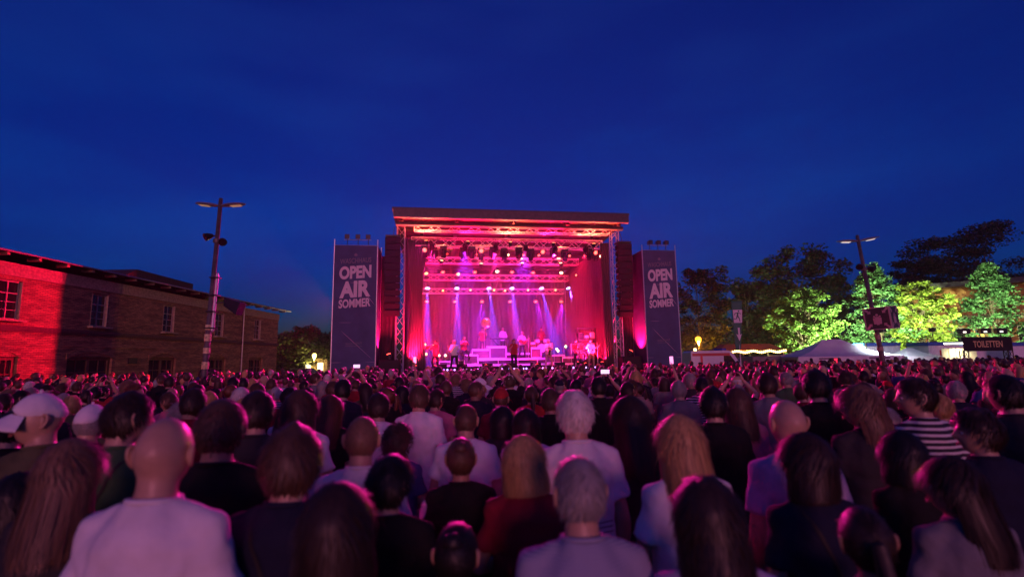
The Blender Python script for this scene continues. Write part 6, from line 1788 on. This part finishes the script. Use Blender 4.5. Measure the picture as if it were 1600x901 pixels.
def guitar(o, label, m_, rot=R(-20), round_=False, nl=.72):
    r_ = held(o, 'banjo' if round_ else 'guitar', None, m_, label, 'banjo' if round_ else 'guitar', Matrix.Translation((.06, .205, 1.06)) @ Matrix.Rotation(rot + math.pi, 4, 'Y') @ Matrix.Rotation(R(0), 4, 'Z'))
    guitar_mesh(round_).build('body', m_, r_)
    q = MB(); q.box((.15 + nl / 2, .0, 0), (nl, .03, .05)); nk = q.build('neck', m_wood, r_)
    q = MB(); q.bevel_box((.15 + nl + .08, 0, 0), (.18, .025, .085), .008); q.build('headstock', m_wood, nk)
    if round_: q = MB(); q.tube((0, -.04, 0), (0, .045, 0), .15, 20); q.build('drum_head', m_white_pl, r_)
    else: q = MB(); q.tube((.02, .034, 0), (.02, .038, 0), .05, 14); q.build('sound_hole', m_blackmetal, r_)
P1 = bandsman(681, 550, 2.0, DECK, 'b_horn', 'red', 'short', 'dark_brown', 'musician in red playing a trombone at the left of the stage', turn=R(-50))
tb = held(P1, 'trombone', None, None, 'brass trombone of the leftmost musician', 'trombone', Matrix.Translation((.0, .26, 1.46)) @ Matrix.Rotation(R(-18), 4, 'X'))
q = MB(); q.path([(.04, -.12, 0), (.04, .75, 0), (-.04, .80, 0), (-.04, -.1, 0)], [.012] * 4, 7); q.build('slide', m_brass, tb)
q = MB(); q.path([(-.04, -.1, .0), (-.10, -.2, .02), (-.14, .1, .02), (-.14, .42, .02), (-.14, .52, .02)], [.014, .016, .02, .05, .11], 12, round_ends=False); q.build('bell', m_brass, tb)
P2 = bandsman(710, 545, 1.6, DECK, 'b_guitar', 'white', 'short', 'white', 'white-shirted musician with a bright banjo left of centre'); guitar(P2, 'pale round-bodied banjo held by the white-shirted musician', m_white_pl, round_=True)
P3 = bandsman(725, 540, 4.0, T2 - .36, 'b_sit', 'red', 'thick', 'brown', 'seated musician in red between banjo and sousaphone players', turn=R(15))
q = MB(); q.bevel_box((0, 0, .2), (.5, .45, .5), .02)
fc_ = empty('flight_case', P3.matrix_basis @ Matrix.Translation((0, -.02, .36 - .02))); tag(fc_, 'black case the red-dressed musician sits on', 'case'); q.build('box', m_blackmetal, fc_)
P4 = bandsman(754, 535, 6.2, T3, 'b_horn', 'red', 'short', 'brown', 'sousaphone player in orange-red standing on the upper riser')
sp = held(P4, 'sousaphone', None, None, 'golden sousaphone with a wide bell above its player', 'sousaphone')
q = MB(); pts = [(0, .12, 1.48)] + [(.34 * math.sin(a) * .8, .02 + .16 * math.cos(a), 1.12 + .34 * math.cos(a + .3)) for a in np.linspace(.2, 5.6, 16)] + [(-.20, -.20, 1.55), (-.20, -.16, 1.85), (-.20, .02, 1.98)]
q.path(pts, [.015] + list(np.linspace(.025, .06, 16)) + [.07, .085, .11], 12); q.build('tubing', m_brass, sp)
q = MB(); n = 24
q.loft([[(-.20 + r_ * math.cos(2 * math.pi * i / n), y_, 2.02 + r_ * math.sin(2 * math.pi * i / n)) for i in range(n)] for r_, y_ in ((.10, -.04), (.13, .10), (.22, .20), (.33, .25), (.34, .262), (.32, .258), (.21, .215), (.11, .11), (.06, .0))], cap=False); q.build('bell', m_brass, sp)
P5 = bandsman(786, 540, 6.4, T3, 'b_keys', 'lilac', 'short', 'grey', 'grey-haired keyboard player behind a keyboard at centre')
P6 = bandsman(803, 550, 1.4, DECK, 'b_mic', 'red', 'messy', 'brown', 'singer in a red shirt with a microphone at the stage front')
mi = held(P6, 'microphone', None, None, 'black hand microphone of the singer', 'microphone', Matrix.Translation((.07, .245, 1.47)))
q = MB(); q.path([(0, 0, -.14), (0, 0, .02)], [.012, .018], 8); q.build('handle', m_blackmetal, mi)
q = MB(); q.add(sph_dirs(10, 8) * .028 + np.array([0, 0, .04]), sph_faces(10, 8)); q.build('grille', m_alu, mi)
P7 = bandsman(816, 545, 5.4, T2, 'b_guitar', 'lilac', 'curly', 'grey', 'guitarist in pale violet behind the singer', turn=R(10)); guitar(P7, 'cherry guitar of the player behind the singer', m_redguitar)
P8 = bandsman(846, 540, 6.4, T3, 'b_keys', 'burgundy', 'short', 'dark_brown', 'drummer in dark red behind the drum kit')
P9 = bandsman(857, 545, 2.2, DECK, 'b_sax', 'white', 'short', 'grey', 'musician in a white suit right of the singer', trouser=3)
P10 = bandsman(901, 545, 2.6, DECK, 'b_sax', 'red', 'thin', 'brown', 'saxophone player in a red jacket at the right')
P11 = bandsman(923, 548, 1.2, DECK, 'b_guitar', 'white', 'wavy', 'grey', 'bass player in white at the far right of the stage', turn=R(20), trouser=3); guitar(P11, 'pale bass guitar of the far right player', m_guitar, R(-38), nl=.9)
for o, lab in ((P9, 'brass saxophone of the white-suited musician'), (P10, 'brass saxophone of the red-jacketed musician')):
    sx = held(o, 'saxophone', None, None, lab, 'saxophone')
    q = MB(); q.path([(0, .12, 1.50), (0, .22, 1.48), (.02, .27, 1.36), (.05, .30, 1.0), (.05, .36, .82), (.05, .46, .82), (.05, .50, .98), (.05, .54, 1.10)], [.008, .012, .018, .032, .042, .05, .065, .10], 12, round_ends=False); q.build('tube', m_brass, sx)
# keyboards, drums, amplifiers, monitors, stands
def keyboard(s, t, zf, label):
    r_ = empty('keyboard', SM @ Matrix.Translation((s, t, zf))); tag(r_, label, 'keyboard')
    q = MB(); q.bevel_box((0, 0, .98), (1.3, .34, .11), .02); q.build('body', m_blackmetal, r_)
    q = MB(); q.box((0, .06, 1.04), (1.15, .16, .012)); q.build('keys', m_white_pl, r_)
    for sgn in (-1, 1): q = MB(); q.tube((sgn * .45, -.12, 0), (-sgn * .45, -.12, .92), .022, 8); q.tube((sgn * .45, .12, 0), (-sgn * .45, .12, .92), .022, 8); q.build('stand_leg', m_blackmetal, r_)
keyboard(P5 and st(780, 540, 5.8).x, 5.85, T3, 'black keyboard on an X stand in front of the grey-haired player')
dk = empty('drum_kit', SM @ Matrix.Translation((st(846, 540, 5.8).x, 5.9, T3))); tag(dk, 'drum kit with pale shells on the upper right riser', 'drums')
def drum(x, y_, z, r_, h, name, ax='Z'):
    q = MB(); n = 20
    if ax == 'Z': q.loft([[(x + r_ * math.cos(2 * math.pi * i / n), y_ + r_ * math.sin(2 * math.pi * i / n), zz) for i in range(n)] for zz in (z, z + h)])
    else: q.loft([[(x + r_ * math.cos(2 * math.pi * i / n), yy_, z + r_ * math.sin(2 * math.pi * i / n)) for i in range(n)] for yy_ in (y_, y_ + h)])
    return q.build(name, m_riser, dk)
drum(0, -.2, .30, .29, .4, 'bass_drum', 'Y'); drum(-.3, -.15, .68, .17, .22, 'tom'); drum(.3, -.15, .68, .17, .22, 'tom'); drum(.62, .1, .28, .22, .38, 'floor_tom'); drum(-.55, .1, .55, .19, .16, 'snare_drum')
for x, z in ((-.75, 1.15), (.7, 1.2), (-.45, 1.35)):
    q = MB(); q.path([(x, 0, z), (x, 0, z + .012)], [.24, .05], 20, round_ends=False); q.tube((x, 0, 0), (x, 0, z), .014, 6); q.build('cymbal', m_brass, dk)
def ampl(px, t, zf, w, h, label, name='amplifier'):
    r_ = empty(name, SM @ Matrix.Translation((st(px, 560, t).x, t, zf))); tag(r_, label, 'amplifier', 'amplifiers on the stage')
    q = MB(); q.bevel_box((0, .2, h / 2), (w, .35, h), .02); q.build('cabinet', m_cab, r_)
    q = MB(); q.box((0, .015, h * .42), (w * .88, .02, h * .7)); q.build('grille', mat('dark_grille_cloth', (.05, .045, .05), .7, var=.2, bump=.4, bscale=90), r_)
    q = MB(); q.box((0, .014, h * .89), (w * .88, .02, h * .12)); q.build('control_panel', m_riser, r_)
    q = MB(); t_ = .045
    for x in (-1, 1): q.box((x * (w / 2 - t_ / 2), .012, h / 2), (t_, .03, h))
    for z in (t_ / 2, h - t_ / 2): q.box((0, .012, z), (w - 2 * t_, .03, t_))
    q.build('edge_frame', m_riser, r_)
for i, (px, t, zf, w, h, lab) in enumerate(((736, 3.6, T1, .9, .6, 'low amplifier left of centre on the widest riser'), (752, 4.7, T2, 1.2, .62, 'wide amplifier case below the sousaphone player'), (776, 4.8, T2, 1.3, .8, 'tall amplifier case below the keyboard'), (838, 4.6, T2, .7, .7, 'square amplifier right of the singer'), (868, 3.4, T1, 1.2, .5, 'low wide amplifier right of the white suit'), (695, 3.2, DECK, .7, .55, 'small amplifier beside the trombone player'), (888, 3.0, DECK, .8, .7, 'amplifier left of the red-jacketed saxophonist'))):
    ampl(px, t, zf, w, h, lab)
for i, px in enumerate((690, 722, 762, 800, 838, 876, 912)):
    r_ = empty('monitor_wedge', SM @ Matrix.Translation((st(px, 575, .75).x, .75, DECK))); tag(r_, f'{nth(i, 7)} black monitor wedge on the stage edge', 'monitor speaker', 'monitor wedges on the stage edge')
    q = MB(); M_ = Matrix.Identity(4)
    q.add([(-.3, 0, 0), (.3, 0, 0), (.3, .45, 0), (-.3, .45, 0), (-.3, .05, .36), (.3, .05, .36), (.3, .30, .36), (-.3, .30, .36)], [(3, 2, 1, 0), (4, 5, 6, 7), (0, 1, 5, 4), (1, 2, 6, 5), (2, 3, 7, 6), (3, 0, 4, 7)]); q.build('cabinet', m_cab, r_)
    q = MB(); q.add([(-.26, .315, .34), (.26, .315, .34), (.26, .455, .03), (-.26, .455, .03)], [(0, 1, 2, 3)]); q.build('grille', m_grille, r_)
def mic_stand(px, t, zf, h, label):
    r_ = empty('microphone_stand', SM @ Matrix.Translation((st(px, 560, t).x, t, zf))); tag(r_, label, 'microphone stand', 'microphone stands')
    q = MB(); q.tube((0, 0, 0), (0, 0, h), .012, 6); q.build('pole', m_alu, r_)
    q = MB()
    for a in (0, 2.1, 4.2): q.tube((0, 0, .08), (.28 * math.cos(a), .28 * math.sin(a), .0), .012, 6)
    q.build('tripod', m_blackmetal, r_)
    q = MB(); q.tube((0, 0, h), (0, .4, h + .12), .01, 6); q.path([(0, .4, h + .12), (0, .52, h + .14)], [.014, .024], 8); q.build('boom_and_microphone', m_blackmetal, r_)
for px, t, zf, h, lab in ((700, 1.1, DECK, 1.45, 'microphone stand before the trombone player'), (716, .95, DECK, 1.5, 'microphone stand before the banjo player'), (757, 5.7, T3, 1.6, 'microphone stand before the sousaphone player'), (826, 4.9, T2, 1.5, 'microphone stand before the guitarist in violet'), (866, 1.5, DECK, 1.5, 'microphone stand before the white suit'), (893, 1.9, DECK, 1.5, 'microphone stand before the red jacket'), (934, .9, DECK, 1.5, 'microphone stand before the bass player')):
    mic_stand(px, t, zf, h, lab)
# side lamp towers on stage and the low lamps behind the band
for i, (px, py, t, g_, c) in enumerate(((656, 540, 3.4, g_warm, C_AMB), (664, 538, 4.2, g_amber, C_AMB), (666, 553, 4.2, g_amber, C_AMB), (686, 555, 7.5, g_warm, C_AMB), (696, 555, 8.0, g_warm, C_AMB), (832, 548, 9.5, g_amber, C_AMB), (872, 548, 9.0, g_warm, C_AMB), (870, 545, 8.0, g_warm, C_AMB), (884, 541, 9.0, glow('lens_green', (.3, 1.0, .25), 10), C_AMB))):
    p = st(px, py, t)
    r_ = par(p.x, p.y, p.z, c, g_, 0, (p.x * .6, -6, p.z), f'{nth(i, 9)} of the small lamps on stands behind the band', size=.55, group='low lamps behind the band')
    q = MB(); q.tube((0, 0, 0), (0, 0, -1), .02, 6)
    sd = MB(); inv_ = r_.matrix_basis.inverted(); sd.tube(inv_ @ S(p.x, p.y + .06, p.z), inv_ @ S(p.x, p.y + .06, DECK + .01), .03, 6); sd.build('stand', m_blackmetal, r_)
# lit equipment rack at the right edge of the stage
rk = empty('equipment_rack', SM @ Matrix.Translation((5.05, 2.2, DECK))); tag(rk, 'tall open lamp-lit equipment rack at the right edge of the stage', 'rack')
for x in (-.55, .55):
    for y_ in (0, .7): q = MB(); q.tube((x, y_, 0), (x, y_, 2.45), .035, 8); q.build('upright', m_blackmetal, rk)
for z in (.5, 1.1, 1.75, 2.45):
    q = MB(); q.box((0, .35, z), (1.2, .78, .05)); q.build('shelf', m_blackmetal, rk)
rr2 = random.Random(5)
for z in (.52, 1.12, 1.77):
    for k in range(3):
        q = MB(); hh = rr2.uniform(.2, .45); q.bevel_box((-.36 + .36 * k, .3, z + .03 + hh / 2), (.3, .5, hh), .02); q.build('device', rr2.choice([m_cab, m_steel, m_redguitar]), rk)

# ================================================================== evening haze
hb_ = MB(); hb_.box((0, 40, 24.5), (280, 180, 51))
hz_ = hb_.build('haze', None)
mh_ = bpy.data.materials.new('thin_evening_haze'); mh_.use_nodes = True
nh = mh_.node_tree.nodes; nh.remove(nh['Principled BSDF'])
pvh = nh.new('ShaderNodeVolumePrincipled'); pvh.inputs['Color'].default_value = (.92, .92, .95, 1); pvh.inputs['Density'].default_value = HAZE; pvh.inputs['Anisotropy'].default_value = .45
mh_.node_tree.links.new(pvh.outputs[0], nh['Material Output'].inputs['Volume'])
hz_.data.materials.append(mh_)
tag(hz_, 'thin evening haze over the whole plaza', 'haze', kind='stuff')
